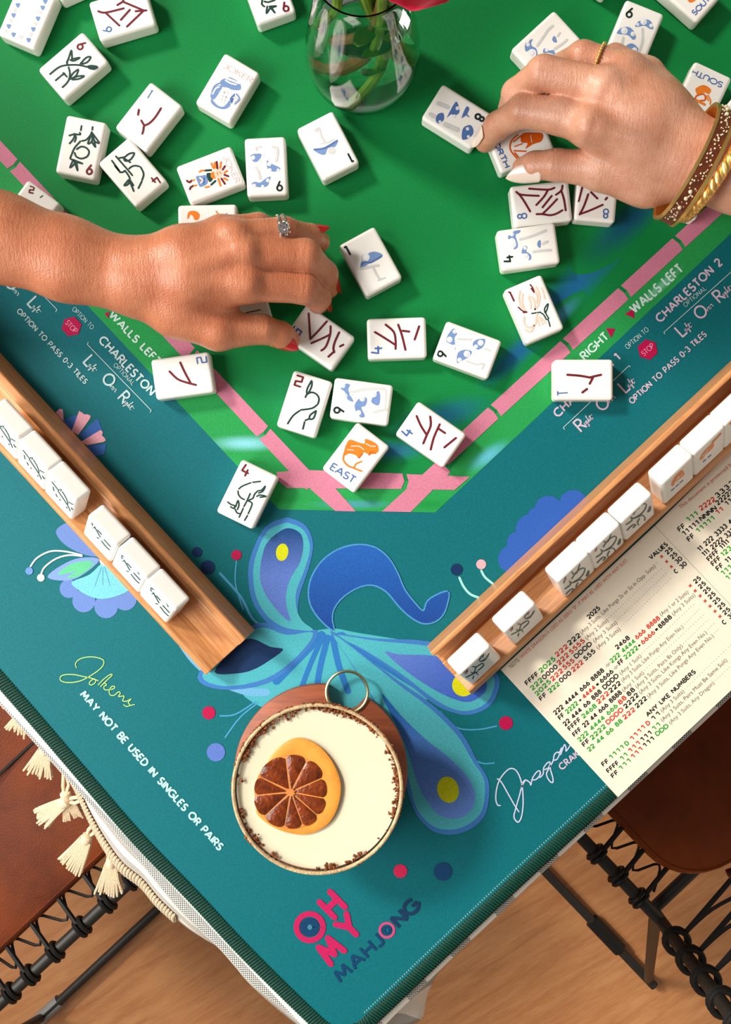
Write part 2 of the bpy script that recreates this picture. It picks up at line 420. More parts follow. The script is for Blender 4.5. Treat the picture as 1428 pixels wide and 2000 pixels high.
def mat_skin(name, c0, c1, red):
    m, nt, p = new_mat(name)
    tc = N(nt, 'ShaderNodeTexCoord')
    a = N(nt, 'ShaderNodeTexNoise', Scale=45.0, Detail=4.0, Roughness=0.6); link(nt, tc, 'Object', a, 'Vector')
    rp = N(nt, 'ShaderNodeValToRGB'); rp.color_ramp.elements[0].position = 0.3; rp.color_ramp.elements[1].position = 0.7
    rp.color_ramp.elements[0].color = lin(c0); rp.color_ramp.elements[1].color = lin(c1)
    link(nt, a, 'Fac', rp, 'Fac')
    fr = N(nt, 'ShaderNodeTexNoise', Scale=420.0, Detail=1.0); link(nt, tc, 'Object', fr, 'Vector')
    fm = N(nt, 'ShaderNodeMapRange'); fm.inputs[1].default_value = 0.58; fm.inputs[2].default_value = 0.75; fm.inputs[4].default_value = 0.16; link(nt, fr, 'Fac', fm, 0)
    mx = N(nt, 'ShaderNodeMix', _data_type='RGBA'); mx.inputs[7].default_value = lin(red); link(nt, fm, 0, mx, 0); link(nt, rp, 'Color', mx, 6)
    link(nt, mx, 2, p, 'Base Color')
    v = N(nt, 'ShaderNodeTexVoronoi', Scale=950.0); link(nt, tc, 'Object', v, 'Vector')
    mp = N(nt, 'ShaderNodeMapping'); mp.inputs['Scale'].default_value = (6, 1, 1); link(nt, tc, 'Object', mp, 'Vector')
    w = N(nt, 'ShaderNodeTexNoise', Scale=150.0, Detail=3.0); link(nt, mp, 'Vector', w, 'Vector')
    ad = N(nt, 'ShaderNodeMath', _operation='MULTIPLY_ADD'); ad.inputs[1].default_value = 0.5; link(nt, v, 'Distance', ad, 0); link(nt, w, 'Fac', ad, 2)
    b = N(nt, 'ShaderNodeBump', Strength=0.34, Distance=0.0008); link(nt, ad, 0, b, 'Height'); link(nt, b, 'Normal', p, 'Normal')
    p.inputs['Roughness'].default_value = 0.40; p.inputs['Specular IOR Level'].default_value = 0.55
    p.inputs['Subsurface Weight'].default_value = 0.13; p.inputs['Subsurface Radius'].default_value = (1.0, 0.35, 0.2); p.inputs['Subsurface Scale'].default_value = 0.005
    return m
M['skin_tan'] = mat_skin('tanned_skin', (184, 108, 74), (206, 134, 98), (156, 80, 50))
M['skin_fair'] = mat_skin('fair_skin', (192, 128, 98), (220, 164, 136), (170, 102, 76))
M['nail_red'] = mat_plain('red_nail_polish', (186, 4, 10), rough=0.2, noise=0.02, coat=0.35)
M['nail_nude'] = mat_plain('pale_nail_polish', (244, 222, 206), rough=0.18, noise=0.02, coat=0.6)
M['enamel'] = mat_plain('brown_enamel', (96, 44, 18), rough=0.25, noise=0.25, scale=300, coat=0.3)
M['wall'] = mat_plain('warm_white_paint', (236, 230, 220), rough=0.8, noise=0.03, scale=8, bump=0.1, bscale=120)
M['rim_sugar'] = mat_plain('sugared_glass_rim', (198, 168, 126), rough=0.4, noise=0.3, scale=260, bump=0.6, bscale=900, sub=0.1)
# ---------------------------------------------------------------- mesh builders
def tube_vf(path, r, n=10, cap=True, closed=False, b=0):
    P = [np.array(p, float) for p in path]; m = len(P)
    rs = r if hasattr(r, '__len__') else [r] * m
    V, Fc = [], []
    t0 = P[1] - P[0]; t0 /= np.linalg.norm(t0)
    u = np.cross(t0, (0, 0, 1.0))
    if np.linalg.norm(u) < 1e-3: u = np.cross(t0, (1.0, 0, 0))
    u /= np.linalg.norm(u)
    for i in range(m):
        if closed: t = P[(i + 1) % m] - P[i - 1]
        else: t = P[min(i + 1, m - 1)] - P[max(i - 1, 0)]
        t /= np.linalg.norm(t) + 1e-12
        u = u - t * np.dot(u, t); u /= np.linalg.norm(u) + 1e-12
        v = np.cross(t, u)
        for k in range(n):
            a = 2 * math.pi * k / n
            V.append(tuple(P[i] + rs[i] * (math.cos(a) * u + math.sin(a) * v)))
    for i in range(m if closed else m - 1):
        j = (i + 1) % m
        for k in range(n):
            k2 = (k + 1) % n
            Fc.append([b + i * n + k, b + i * n + k2, b + j * n + k2, b + j * n + k])
    if cap and not closed:
        Fc.append([b + k for k in range(n)][::-1]); Fc.append([b + (m - 1) * n + k for k in range(n)])
    return V, Fc

class MB:
    def __init__(s): s.V, s.F = [], []
    def add(s, V, Fc):
        b = len(s.V); s.V += [tuple(v) for v in V]; s.F += [[b + i for i in f] for f in Fc]; return s
    def tube(s, path, r, n=10, cap=True, closed=False): return s.add(*tube_vf(path, r, n, cap, closed))
    def box(s, c, ax, ay, az):
        c, ax, ay, az = (np.array(q, float) for q in (c, ax, ay, az))
        V = [c + i * ax + j * ay + k * az for k in (-1, 1) for j in (-1, 1) for i in (-1, 1)]
        return s.add(V, [[0, 2, 3, 1], [4, 5, 7, 6], [0, 1, 5, 4], [2, 6, 7, 3], [0, 4, 6, 2], [1, 3, 7, 5]])
    def lathe(s, prof, c=(0, 0, 0), n=48, wob=None):
        V, Fc = [], []
        for i, (r, z) in enumerate(prof):
            for k in range(n):
                a = 2 * math.pi * k / n
                rr = r * (1 + (wob(a, i) if wob else 0))
                V.append((c[0] + rr * math.cos(a), c[1] + rr * math.sin(a), c[2] + z))
        for i in range(len(prof) - 1):
            for k in range(n):
                k2 = (k + 1) % n
                Fc.append([i * n + k, i * n + k2, (i + 1) * n + k2, (i + 1) * n + k])
        return s.add(V, Fc)
    def ball(s, c, r, n=8, m=6, sc=(1, 1, 1)):
        V, Fc = [], []
        for i in range(m + 1):
            th = math.pi * i / m
            for k in range(n):
                a = 2 * math.pi * k / n
                V.append((c[0] + r * sc[0] * math.sin(th) * math.cos(a), c[1] + r * sc[1] * math.sin(th) * math.sin(a), c[2] - r * sc[2] * math.cos(th)))
        for i in range(m):
            for k in range(n):
                k2 = (k + 1) % n
                Fc.append([i * n + k, i * n + k2, (i + 1) * n + k2, (i + 1) * n + k])
        return s.add(V, Fc)
    def build(s, name, material, parent=None, smooth=True, weld=False, **kw):
        me = bpy.data.meshes.new(name); me.from_pydata(s.V, [], s.F); me.update()
        bm = bmesh.new(); bm.from_mesh(me)
        if weld: bmesh.ops.remove_doubles(bm, verts=bm.verts, dist=1e-6)
        bmesh.ops.recalc_face_normals(bm, faces=bm.faces)
        bm.to_mesh(me); bm.free()
        if smooth:
            me.polygons.foreach_set('use_smooth', [True] * len(me.polygons))
            try: me.set_sharp_from_angle(angle=math.radians(42))
            except Exception: pass
        return obj(name, me, parent, material, **kw)

def slab(name, pts, h0, h1, material, parent=None, loc=None, **kw):
    """prism between heights h0 < h1 (mm over the mat) from world xy points"""
    loc = Vector(loc) if loc is not None else Vector((0, 0, 0))
    n = len(pts); V = []
    for h in (h0, h1):
        for p in pts: V.append(Vector((p[0], p[1], TZ + h / 1000)) - loc)
    tri = tessellate_polygon([[Vector((p[0], p[1], 0)) for p in pts]])
    Fc = [[i for i in t] for t in tri] + [[n + i for i in t] for t in tri]
    Fc += [[i, (i + 1) % n, n + (i + 1) % n, n + i] for i in range(n)]
    return MB().add(V, Fc).build(name, material, parent, smooth=False, **kw)

# ---------------------------------------------------------------- the setting: floor
R_F = 3.2
fm = MB().box((0, -0.2, -0.02), (R_F, 0, 0), (0, R_F, 0), (0, 0, 0.02))
floor = fm.build('floor', M['floor_wood'], smooth=False, kind='structure', label='warm oak floor under the table and chairs')

for wn, c_, ax_, ay_ in (('wall_back', (0, 3.05, 1.3), (3.2, 0, 0), (0, 0.05, 0)), ('wall_left', (-3.25, -0.2, 1.3), (0.05, 0, 0), (0, 3.2, 0)), ('wall_right', (3.25, -0.2, 1.3), (0.05, 0, 0), (0, 3.2, 0))):
    MB().box(c_, ax_, ay_, (0, 0, 1.3)).build(wn, M['wall'], smooth=False, kind='structure', label='plain warm white room wall')

# ---------------------------------------------------------------- table (square, a corner towards the camera's lower edge)
MAT_PX = [(-950, 262), (-300, 1001), (20, 1362), (140, 1501), (260, 1640), (375, 1760), (480, 1872), (611, 2000), (640, 2020), (670, 2026), (700, 2018), (727, 2000), (960, 1778), (1200, 1555), (1500, 1272), (2420, 404), (810, -1380)]
TABLE_PX = [(-960, 262), (0, 1352), (255, 1645), (610, 2014), (640, 2034), (672, 2040), (706, 2030), (735, 2006), (965, 1785), (1205, 1560), (2430, 404), (810, -1392)]
tbl = empty('game_table', at(735, 320, 0) - Vector((0, 0, TZ)), label='square wooden table hidden under the striped cloth', cat='table')
tl = tbl.location
tp = [at(x, y, -5) for x, y in TABLE_PX]
tpi = [Vector((p.x * 0.99, p.y * 0.99, 0)) for p in tp]
slab('tabletop', tpi, -30, -5.2, M['table_wood'], tbl, loc=tl)
for (lx, ly) in ((-820, 270), (670, 1860), (2270, 400), (810, -1240)):
    q = at(lx, ly, 0)
    MB().add(*tube_vf([(q.x - tl.x, q.y - tl.y, 0.0), (q.x - tl.x, q.y - tl.y, TZ - 0.029)], [0.018, 0.026], 16)).build('leg', M['table_wood'], tbl)

# ---------------------------------------------------------------- tablecloth with fringe
PAIRS = [((-985, 258), (-900, 275)), ((-600, 688), (-540, 690)), ((-300, 1022), (-255, 1020)), ((0, 1363), (40, 1385)), ((75, 1447), (105, 1462)), ((130, 1509), (148, 1530)), ((165, 1548), (180, 1600)), ((205, 1590), (209, 1655)),
         ((240, 1632), (240, 1697)), ((275, 1672), (280, 1728)), ((310, 1716), (313, 1767)), ((355, 1770), (364, 1811)), ((400, 1815), (402, 1836)), ((437, 1850), (440, 1860)), ((466, 1883), (470, 1902)), ((500, 1920), (500, 1934)), ((560, 1980), (560, 1986)),
         ((625, 2036), (625, 2036)), ((672, 2050), (672, 2052)), ((722, 2034), (722, 2040)), ((772, 1985), (768, 2010)), ((806, 1952), (822, 1992)), ((835, 1922), (838, 1935)), ((883, 1875), (878, 1868)), ((960, 1803), (948, 1798)), ((1063, 1705), (1040, 1690)), ((1203, 1575), (1175, 1550)),
         ((1500, 1296), (1450, 1290)), ((1950, 872), (1890, 880)), ((2455, 402), (2330, 420)), ((1650, -480), (1590, -430)), ((815, -1420), (805, -1330)), ((-70, -560), (-50, -500))]
edge = catmull([((p[0][0] - 8, p[0][1] + 7) if 2 <= i <= 15 else p[0]) for i, p in enumerate(PAIRS)], 6, True); hem = catmull([p[1] for p in PAIRS], 6, True)
A_DIR = (at(454, 900) - at(176, 602)).normalized(); B_DIR = Vector((-A_DIR.y, A_DIR.x, 0))
n = len(edge)
rows = []
E = [at(x, y, -4.2) for x, y in edge]; Hm = [at(x, y, -72) for x, y in hem]
cen = at(735, 320, -4.2)
rows.append([e.lerp(cen, 0.02) + Vector((0, 0, 0.0001)) for e in E])
rows.append([e.lerp(cen, 0.003) for e in E])
for t in (0.03, 0.12, 0.3, 0.5, 0.72, 0.9, 1.0):
    row = []
    for i in range(n):
        e, h = E[i], Hm[i]
        lat = t ** 1.5
        row.append(Vector((e.x + (h.x - e.x) * lat, e.y + (h.y - e.y) * lat, e.z + (h.z - e.z) * t)))
    rows.append(row)
clo = empty('tablecloth', cen - Vector((0, 0, 0.0)), label='cream cotton tablecloth with grey check stripes and tasselled hem', cat='tablecloth')
V, Fc, UV = [], [], []
for row in rows:
    for p in row: V.append(p - clo.location)
V.append(Vector((0, 0, 0.0001)))
for r in range(len(rows) - 1):
    for i in range(n):
        j = (i + 1) % n
        Fc.append([r * n + i, r * n + j, (r + 1) * n + j, (r + 1) * n + i])
for i in range(n): Fc.append([len(V) - 1, (i + 1) % n, i])
me = bpy.data.meshes.new('cloth_sheet'); me.from_pydata([tuple(v) for v in V], [], Fc); me.update()
# weave coordinates: plan position plus the drop measured along the fall
uvc = []
for idx, v in enumerate(V):
    r, i = idx // n, idx % n
    x, y = v.dot(B_DIR), v.dot(A_DIR)
    if 2 <= r < len(rows):
        e = rows[1][i] - clo.location; out = Vector((e.x, e.y, 0))
        drop = -(v.z)
        ox, oy = out.dot(B_DIR), out.dot(A_DIR)
        if abs(ox) > abs(oy): x += math.copysign(drop, ox)
        else: y += math.copysign(drop, oy)
    uvc.append((x, y))
ul = me.uv_layers.new(name='weave')
for lp in me.loops: ul.data[lp.index].uv = uvc[lp.vertex_index]
bm = bmesh.new(); bm.from_mesh(me); bmesh.ops.recalc_face_normals(bm, faces=bm.faces); bm.to_mesh(me); bm.free()
me.polygons.foreach_set('use_smooth', [True] * len(me.polygons))
sheet = obj('cloth_sheet', me, clo, M['cloth'])
so = sheet.modifiers.new('thick', 'SOLIDIFY'); so.thickness = 0.0006; so.offset = -1
# ribbed trim along the hem
mb = MB(); i0, i1 = 5 * 6 - 4, 10 * 6 + 4
band = MB(); bv = []
for i in range(i0, i1 + 1):
    h = Hm[i]; up = (rows[-3][i] - h); up = up.normalized() if up.length > 0 else Vector((0, 0, 1))
    bv += [h - clo.location - up * 0.001, h + up * 0.011 - clo.location]
outn = Vector((-0.70, -0.62, 0.3)) * 0.0011
k = len(bv)
band.add([v + outn * 0.4 for v in bv] + [v + outn * 1.6 for v in bv], [[2 * i, 2 * i + 1, 2 * i + 3, 2 * i + 2] for i in range(k // 2 - 1)] + [[k + 2 * i, k + 2 * i + 2, k + 2 * i + 3, k + 2 * i + 1] for i in range(k // 2 - 1)])
band.build('trim_band', M['fringe'], clo, smooth=False)
acc = 0.0; last = None
pts = [Hm[i] for i in range(i0, i1 + 1)]
ups = [(rows[-3][i] - Hm[i]).normalized() for i in range(i0, i1 + 1)]
s_next = 0.0; s = 0.0
for i in range(len(pts) - 1):
    d = (pts[i + 1] - pts[i]); L = d.length
    while s_next < s + L:
        t = (s_next - s) / L; p = pts[i].lerp(pts[i + 1], t) - clo.location; u = ups[i]
        mb.add(*tube_vf([p + outn * 1.5 - u * 0.0022, p + outn * 2.4 + u * 0.002, p + outn * 2.4 + u * 0.009, p + outn * 1.3 + u * 0.012], 0.00115, 6))
        s_next += 0.0027
    s += L
mb.build('trim_cords', M['fringe'], clo, kind='stuff')
def tassel(top, head, end, fan, h=-78):
    a, b, c = at(*top, h + 4) - clo.location, at(*head, h - 2) - clo.location, at(*end, h - 8) - clo.location
    t = obj('tassel', bpy.data.meshes.new('tassel'), clo)
    # skirt of threads
    ax = (c - b); L = ax.length; ax.normalize()
    side = ax.cross(Vector((0, 0, 1))).normalized(); nz = side.cross(ax)
    mbs = MB(); w = fan / 1000.0
    for q in range(30):
        f = (q % 10 - 4.5) / 4.5; lay = (q // 10 - 1) * 0.0022
        jit = random.uniform(-0.001, 0.001)
        mbs.tube([b + side * f * w * 0.2 + nz * lay * 0.8, b + ax * L * 0.45 + side * f * w * 0.33 + nz * lay, b + ax * (L + jit * 2.5) + side * (f * w * 0.52 + jit) + nz * lay * 1.3], [0.0011, 0.0011, 0.00075], 5)
    mbs.build('thread_skirt', M['fringe'], clo).parent = t
    hd = MB().tube([b - ax * 0.0055, b - ax * 0.004, b + ax * 0.001, b + ax * 0.0025], [0.0022, 0.0042, 0.0044, 0.0036], 12)
    hd.build('tassel_head', M['fringe'], clo).parent = t
    cd = MB(); mid = a.lerp(b, 0.5)
    for sg in (-1, 1):
        cd.tube([a + side * sg * 0.001, mid + side * sg * 0.0022, b - ax * 0.004 + side * sg * 0.001], 0.0014, 6)
    cd.build('tassel_cord', M['fringe'], clo).parent = t
    bmx = bmesh.new(); bmx.from_mesh(t.data)
    bmesh.ops.create_icosphere(bmx, subdivisions=1, radius=0.0018, matrix=Matrix.Translation(a)); bmx.to_mesh(t.data); bmx.free()
    t.data.materials.append(M['fringe'])
for T in (((-22, 1335), (-14, 1350), (0, 1378), 12), ((45, 1382), (43, 1398), (34, 1426), 16), ((98, 1452), (88, 1466), (74, 1512), 20), ((127, 1511), (131, 1557), (145, 1592), 14), ((164, 1558), (124, 1569), (78, 1598), 15), ((188, 1608), (168, 1640), (138, 1692), 19), ((215, 1656), (218, 1686), (213, 1742), 18)):
    tassel(*T)

# ---------------------------------------------------------------- printed play mat
TEAL = (0, 102, 110); GRN = (0, 124, 58); GRN2 = (34, 150, 74); PINK = (202, 122, 146)
mat = empty('play_mat', at(735, 320, -3.8), label='large square teal and green printed mahjong play mat', cat='play mat')
ml = mat.location
def mat_map(x, y, dz): return at(x, y, 0.0) + Vector((0, 0, dz)) - ml
mp_out = [at(x, y, 0) for x, y in MAT_PX]
body = slab('mat_body', mp_out, -3.8, 0.0, M['mat_ink'], mat, loc=ml)
ca = body.data.color_attributes.new('ink', 'FLOAT_COLOR', 'POINT')
ca.data.foreach_set('color', np.array([lin(TEAL)] * len(body.data.vertices), dtype=np.float32).ravel())

# stitched edge: a rounded binding, thread ribs over it
vis = [(-950, 262), (-620, 637), (-300, 1001), (20, 1362), (140, 1501), (260, 1640), (375, 1760), (480, 1872), (611, 2000), (640, 2020), (670, 2026), (700, 2018), (727, 2000), (960, 1778), (1200, 1555), (1500, 1272), (1960, 838), (2420, 404), (1615, -488), (810, -1380), (-70, -559), (-950, 262)]
bl = catmull(vis, 5)
bp = [at(x, y, 0) for x, y in bl]
prof = [(0.0018, -0.0036), (0.0022, -0.001), (0.0008, 0.0008), (-0.003, 0.0013), (-0.0062, 0.0008), (-0.0072, 0.00002)]
V, Fc = [], []
for i, p in enumerate(bp):
    t = (bp[min(i + 1, len(bp) - 1)] - bp[max(i - 1, 0)]).normalized(); o = Vector((t.y, -t.x, 0))
    if o.dot(p - Vector((ml.x, ml.y, p.z))) < 0: o = -o
    for a, b in prof: V.append(p + o * a + Vector((0, 0, b)) - ml)
m_ = len(prof)
for i in range(len(bp) - 1):
    for k in range(m_ - 1): Fc.append([i * m_ + k, i * m_ + k + 1, (i + 1) * m_ + k + 1, (i + 1) * m_ + k])
MB().add(V, Fc).build('edge_binding', M['green_thread'], mat)
rib, dots = MB(), MB(); s = 0.0; s_next = 0.0; kk = 0
for i in range(len(bp) - 1):
    d = bp[i + 1] - bp[i]; L = d.length; t = d.normalized(); o = Vector((t.y, -t.x, 0))
    if o.dot(bp[i] - Vector((ml.x, ml.y, bp[i].z))) < 0: o = -o
    while s_next < s + L:
        p = bp[i] + t * (s_next - s) - ml
        sk = t * 0.0011 * (1 if bp[i].x < 0 else -1)
        rib.add(*tube_vf([p + o * 0.0021 + Vector((0, 0, -0.001)) - sk, p + o * 0.0004 + Vector((0, 0, 0.0011)) - sk * .3, p - o * 0.003 + Vector((0, 0, 0.0015)), p - o * 0.0072 + Vector((0, 0, 0.0002)) + sk], 0.00062, 5, cap=False))
        if bp[i].x > 0 and bp[i].y < 0.2: dots.box(p - o * 0.0090 + Vector((0, 0, 0.0001)), t * 0.00035, o * 0.0005, (0, 0, 0.0001))
        s_next += 0.0019; kk += 1
    s += L
rib.build('overlock_stitches', M['green_thread'], mat, kind='stuff')
dots.build('stitch_dots', M['white_thread'], mat, kind='stuff')

def ink(): return Ink(mat_map)
# green field
FIELD_O = [(-500, -123), (176, 602), (454, 900), (545, 995), (850, 1001), (1001, 860), (1428, 456), (1900, 10), (1900, -900), (-500, -900)]
FIELD_I = [(-500, -241), (0, 294), (600, 937), (860, 940), (985, 787), (1428, 381), (1900, -52), (1900, -900), (-500, -900)]
g = ink()
LF = lambda x: 602 + 1.072 * (x - 176)
g.poly(FIELD_O, GRN2, 1)
g.build('green_border_field', mat, M['mat_ink'])
g = ink()
g.poly(FIELD_I, GRN, 3)
for (cx, cy, rx, ry, rot, c) in ((1120, 560, 190, 42, -0.74, (20, 100, 150)), (1010, 690, 120, 30, -0.75, (14, 92, 140)), (1230, 430, 150, 46, -0.74, (10, 80, 110)), (1085, 625, 80, 20, -0.75, (70, 150, 190)), (860, 815, 130, 40, -0.3, (16, 100, 130)), (760, 880, 90, 26, 0.0, (36, 110, 150)), (380, 800, 70, 24, 0.7, (18, 130, 90)), (560, 770, 120, 60, 0.3, (20, 138, 78)), (1230, 520, 60, 20, -0.75, (80, 160, 200))):
    g.soft(cx, cy, rx, ry, rot, c, GRN, 4, clip=FIELD_I)
g.build('green_centre_field', mat, M['mat_ink'])
g = ink()
for (cx, cy, rx, ry, rot, c) in ((480, 866, 90, 20, 0.0, (130, 205, 215)), (690, 985, 100, 12, 0.0, (70, 150, 160)), (955, 890, 60, 22, -0.6, (90, 180, 200)), (470, 940, 60, 14, 0.2, (150, 225, 170)), (1290, 560, 70, 12, -0.74, (110, 190, 150)), (840, 985, 60, 16, 0.0, (20, 140, 60)), (560, 975, 50, 14, 0.0, (20, 140, 60))):
    g = ink(); g.soft(cx, cy, rx, ry, rot, c, GRN2, 2, clip=FIELD_O); g.build('watercolour_wash', mat, M['mat_ink'])
# pink bamboo border: each segment a piece
def bamboo(a, b, w=31, cut=3.5):
    a, b = np.array(a, float), np.array(b, float); d = (b - a) / np.linalg.norm(b - a); nn = np.array((-d[1], d[0])) * w / 2
    a2, b2 = a + d * cut, b - d * cut
    s = ink(); s.poly([tuple(q) for q in (a2 - nn, a2 + d * 2.5, a2 + nn, b2 + nn, b2 + d * 2.5, b2 - nn)], PINK, 5)
    s.build('bamboo_segment', mat, M['mat_ink'])
LX = lambda x: (x, 294 + 1.07 * x)
for a, b in ((-380, -190), (-190, 27), (27, 190), (190, 372), (372, 515), (515, 612)): bamboo(LX(a), LX(b), 30 if a > 27 else 27)
s = ink(); s.poly([(606, 955), (636, 932), (695, 999), (655, 998)], PINK, 5); s.build('bamboo_segment', mat, M['mat_ink'])
RX = lambda x: (x, 787 - 0.917 * (x - 985))
for a, b in ((862, 966), (966, 1107), (1107, 1220), (1220, 1326), (1326, 1480), (1480, 1700)): bamboo(RX(a), RX(b), 30)
s = ink(); s.poly([(746, 999), (858, 897), (880, 922), (802, 1000)], PINK, 5); s.build('bamboo_segment', mat, M['mat_ink'])
s = ink(); s.poly([(540, 922), (600, 918), (786, 925), (790, 940), (784, 955), (560, 953), (545, 940)], PINK, 6); s.build('bamboo_segment', mat, M['mat_ink'])
s = ink(); s.poly([(794, 926), (918, 931), (888, 957), (794, 955), (798, 940)], PINK, 6); s.build('bamboo_segment', mat, M['mat_ink'])

# lettering
PALE = (182, 206, 208); PALEP = (200, 184, 204); MAG = (176, 8, 70); WHT = (196, 226, 214)
def words(items, name='lettering'):
    for (t, a, b, cap, w, c) in items:
        s = ink(); s.text(t, a, b, cap * 0.94, w * 0.82, c, 6, track=0.26); s.build(name, mat, M['mat_ink'])
Z3 = (0, 540, 0.33613); Z8 = (940, 340, 0.34174)
zz = lambda Z, x, y: (Z[0] + Z[2] * x, Z[1] + Z[2] * y)
words([('WALLS LEFT', zz(Z3, 648, 215), zz(Z3, 925, 500), 14.5, 4.2, WHT), ('CHARLESTON', zz(Z3, 590, 360), zz(Z3, 890, 675), 16, 4.2, PALE), ('OPTIONAL', zz(Z3, 668, 510), zz(Z3, 778, 625), 8.5, 1.2, PALE),
       ('OPTION TO PASS 0-3 TILES', zz(Z3, 108, 195), zz(Z3, 502, 615), 10, 2.5, PALE), ('OPTION TO', zz(Z3, 428, 185), zz(Z3, 542, 300), 9, 1.2, PALE),
       ('WALLS LEFT', zz(Z8, 862, 778), zz(Z8, 1140, 532), 18, 4.6, WHT), ('RIGHT', zz(Z8, 578, 1046), zz(Z8, 715, 920), 16, 4.2, WHT), ('CHARLESTON 2', zz(Z8, 1008, 832), zz(Z8, 1362, 498), 16, 4.2, PALEP), ('OPTIONAL', zz(Z8, 1160, 752), zz(Z8, 1280, 650), 9, 1.2, PALE),
       ('OPTION TO', zz(Z8, 828, 992), zz(Z8, 950, 884), 10, 1.3, PALE), ('OPTION TO PASS 0-3 TILES', zz(Z8, 852, 1302), zz(Z8, 1278, 910), 11.5, 2.8, PALEP), ('CHARLESTON 1', zz(Z8, 424, 1374), zz(Z8, 782, 1040), 16, 4.2, PALEP),
       ('MAY NOT BE USED IN SINGLES OR PAIRS', (162, 1353), (432, 1656), 14, 4.4, (176, 222, 216)), ('CRAK', zz((780, 1180, .32213), 975, 990), zz((780, 1180, .32213), 1082, 900), 12.5, 3.4, PALEP)])
CURS = {'e': (0.42, [(0, .12), (.2, .22), (.26, .36), (.14, .42), (.04, .28), (.08, .04), (.24, .02), (.42, .14)]), 'f': (0.36, [(0, .14), (.2, .5), (.32, .95), (.22, 1), (.14, .5), (.04, -.3), (.1, -.42), (.18, -.1), (.16, .1), (.36, .14)]),
        't': (0.4, [(0, .14), (.2, .7), (.12, .1), (.22, 0), (.4, .14)]), 'v': (0.4, [(0, .3), (.08, .4), (.12, .02), (.3, .38), (.4, .36)]), 'r': (0.4, [(0, .3), (.1, .46), (.16, .36), (.3, .4), (.24, .06), (.4, .1)]),
        'i': (0.26, [(0, .14), (.12, .42), (.08, .06), (.26, .12)]), 'g': (0.42, [(0, .16), (.26, .4), (.1, .4), (.06, .1), (.2, .08), (.3, .4), (.2, -.3), (.06, -.42), (.08, -.2), (.42, .14)]), 'h': (0.44, [(0, .14), (.2, .7), (.26, 1), (.18, .9), (.06, 0), (.18, .34), (.28, .36), (.26, .04), (.44, .14)])}
def script_word(s, word, cen, dirv, cap, big, c):
    d = np.array(dirv, float); d /= np.linalg.norm(d); up = np.array((d[1], -d[0]))
    gw = GLYPH[word[0]][0] * 0.9
    s.glyph(word[0], tuple(cen), tuple(up), cap, big, c, 6)
    o = np.array(cen) + d * (gw * cap * 0.5) - up * cap * 0.5
    x = 0.05
    for ch in word[1:]:
        w, p = CURS[ch]
        s.stroke([tuple(o + d * ((x + u) * cap * 0.62) + up * ((v * 0.62 + 0.10) * cap)) for u, v in p], 1.15, c, 6, smooth=4, round_=False); x += w
    if 't' in word:
        i = word.index('t'); xx = 0.05 + sum(CURS[ch][0] for ch in word[1:i])
        s.stroke([tuple(o + d * ((xx - 0.05) * cap * 0.62) + up * cap * 0.44), tuple(o + d * ((xx + 0.6) * cap * 0.62) + up * cap * 0.42)], 1.1, c, 6, round_=False)
for grp, Z, dv, cap, c in (((('Left', 520, 490), ('Over', 635, 600), ('Right', 725, 700)), Z3, (0.68, 0.735), 22, PALE), ((('Left', 195, 150), ('Over', 70, 40)), Z3, (0.68, 0.735), 22, PALE),
                           ((('Left', 1140, 895), ('Over', 1252, 788), ('Right', 1355, 695)), Z8, (0.735, -0.68), 23, PALEP), ((('Right', 563, 1432), ('Over', 692, 1312), ('Left', 815, 1215)), Z8, (0.735, -0.68), 23, PALEP)):
    for (w_, x, y) in grp:
        s = ink(); script_word(s, w_, np.array(zz(Z, x, y)), dv, cap, 3.6, c); s.build('lettering', mat, M['mat_ink'])
for pts in ([(173, 668), (171, 673), (296, 802), (293, 806)], [(80, 572), (112, 605), (109, 609)], zoom(Z8, [(1050, 915), (1043, 905), (1428, 560), (1600, 405)]), zoom(Z8, [(478, 1460), (468, 1450), (845, 1095), (852, 1104)])):
    s = ink(); s.stroke(pts, 1.4, PALE, 6, round_=False); s.build('bracket_line', mat, M['mat_ink'])
for cx, cy, r, d in ((140, 638, 20, (0.68, 0.735)), (1265, 683, 20.5, (0.735, -0.68))):
    s = ink(); rot = math.atan2(d[1], d[0])
    s.poly(disc(cx, cy, r, n=6, rot=rot), MAG, 5)
    d = np.array(d); c_ = np.array((cx, cy)); s.text('STOP', tuple(c_ - d * 13.5), tuple(c_ + d * 13.5), 9.5, 1.1, (240, 150, 190), 7)
    s.build('stop_hexagon', mat, M['mat_ink'])
for tri in ([(820, 800), (875, 825), (870, 770)], [(712, 880), (766, 885), (742, 936)]):
    s = ink(); s.poly(zoom(Z8, tri), MAG, 5); s.build('arrow', mat, M['mat_ink'])
s = ink(); s.poly([(204, 612), (212, 622), (214, 609)], MAG, 5); s.build('arrow', mat, M['mat_ink'])
ZK = (0, 1240, 0.33613); ZD = (780, 1180, 0.32213)
s = ink()
for pts in ([(445, 190), (440, 165), (465, 140), (510, 128), (560, 130), (600, 145), (603, 170), (580, 200), (530, 235), (480, 262), (430, 275), (380, 275), (352, 262), (355, 240), (385, 230), (430, 230), (480, 240), (520, 248), (545, 255)], [(545, 255), (525, 270), (520, 285), (535, 290), (555, 275), (555, 258), (540, 255), (572, 265)],
            [(572, 290), (600, 260), (640, 230), (652, 234), (620, 265), (585, 300), (608, 280), (620, 290), (605, 300), (610, 318), (635, 318)], [(635, 318), (662, 312), (668, 300), (650, 300), (635, 325), (642, 348), (665, 350), (690, 330), (700, 340), (690, 358), (722, 355), (714, 382), (738, 385)], [(738, 385), (762, 372), (746, 392), (757, 408), (735, 415), (720, 405)], [(755, 410), (782, 404)]):
    s.stroke(zoom(ZK, pts), 1.6, (188, 232, 120), 6, smooth=4)
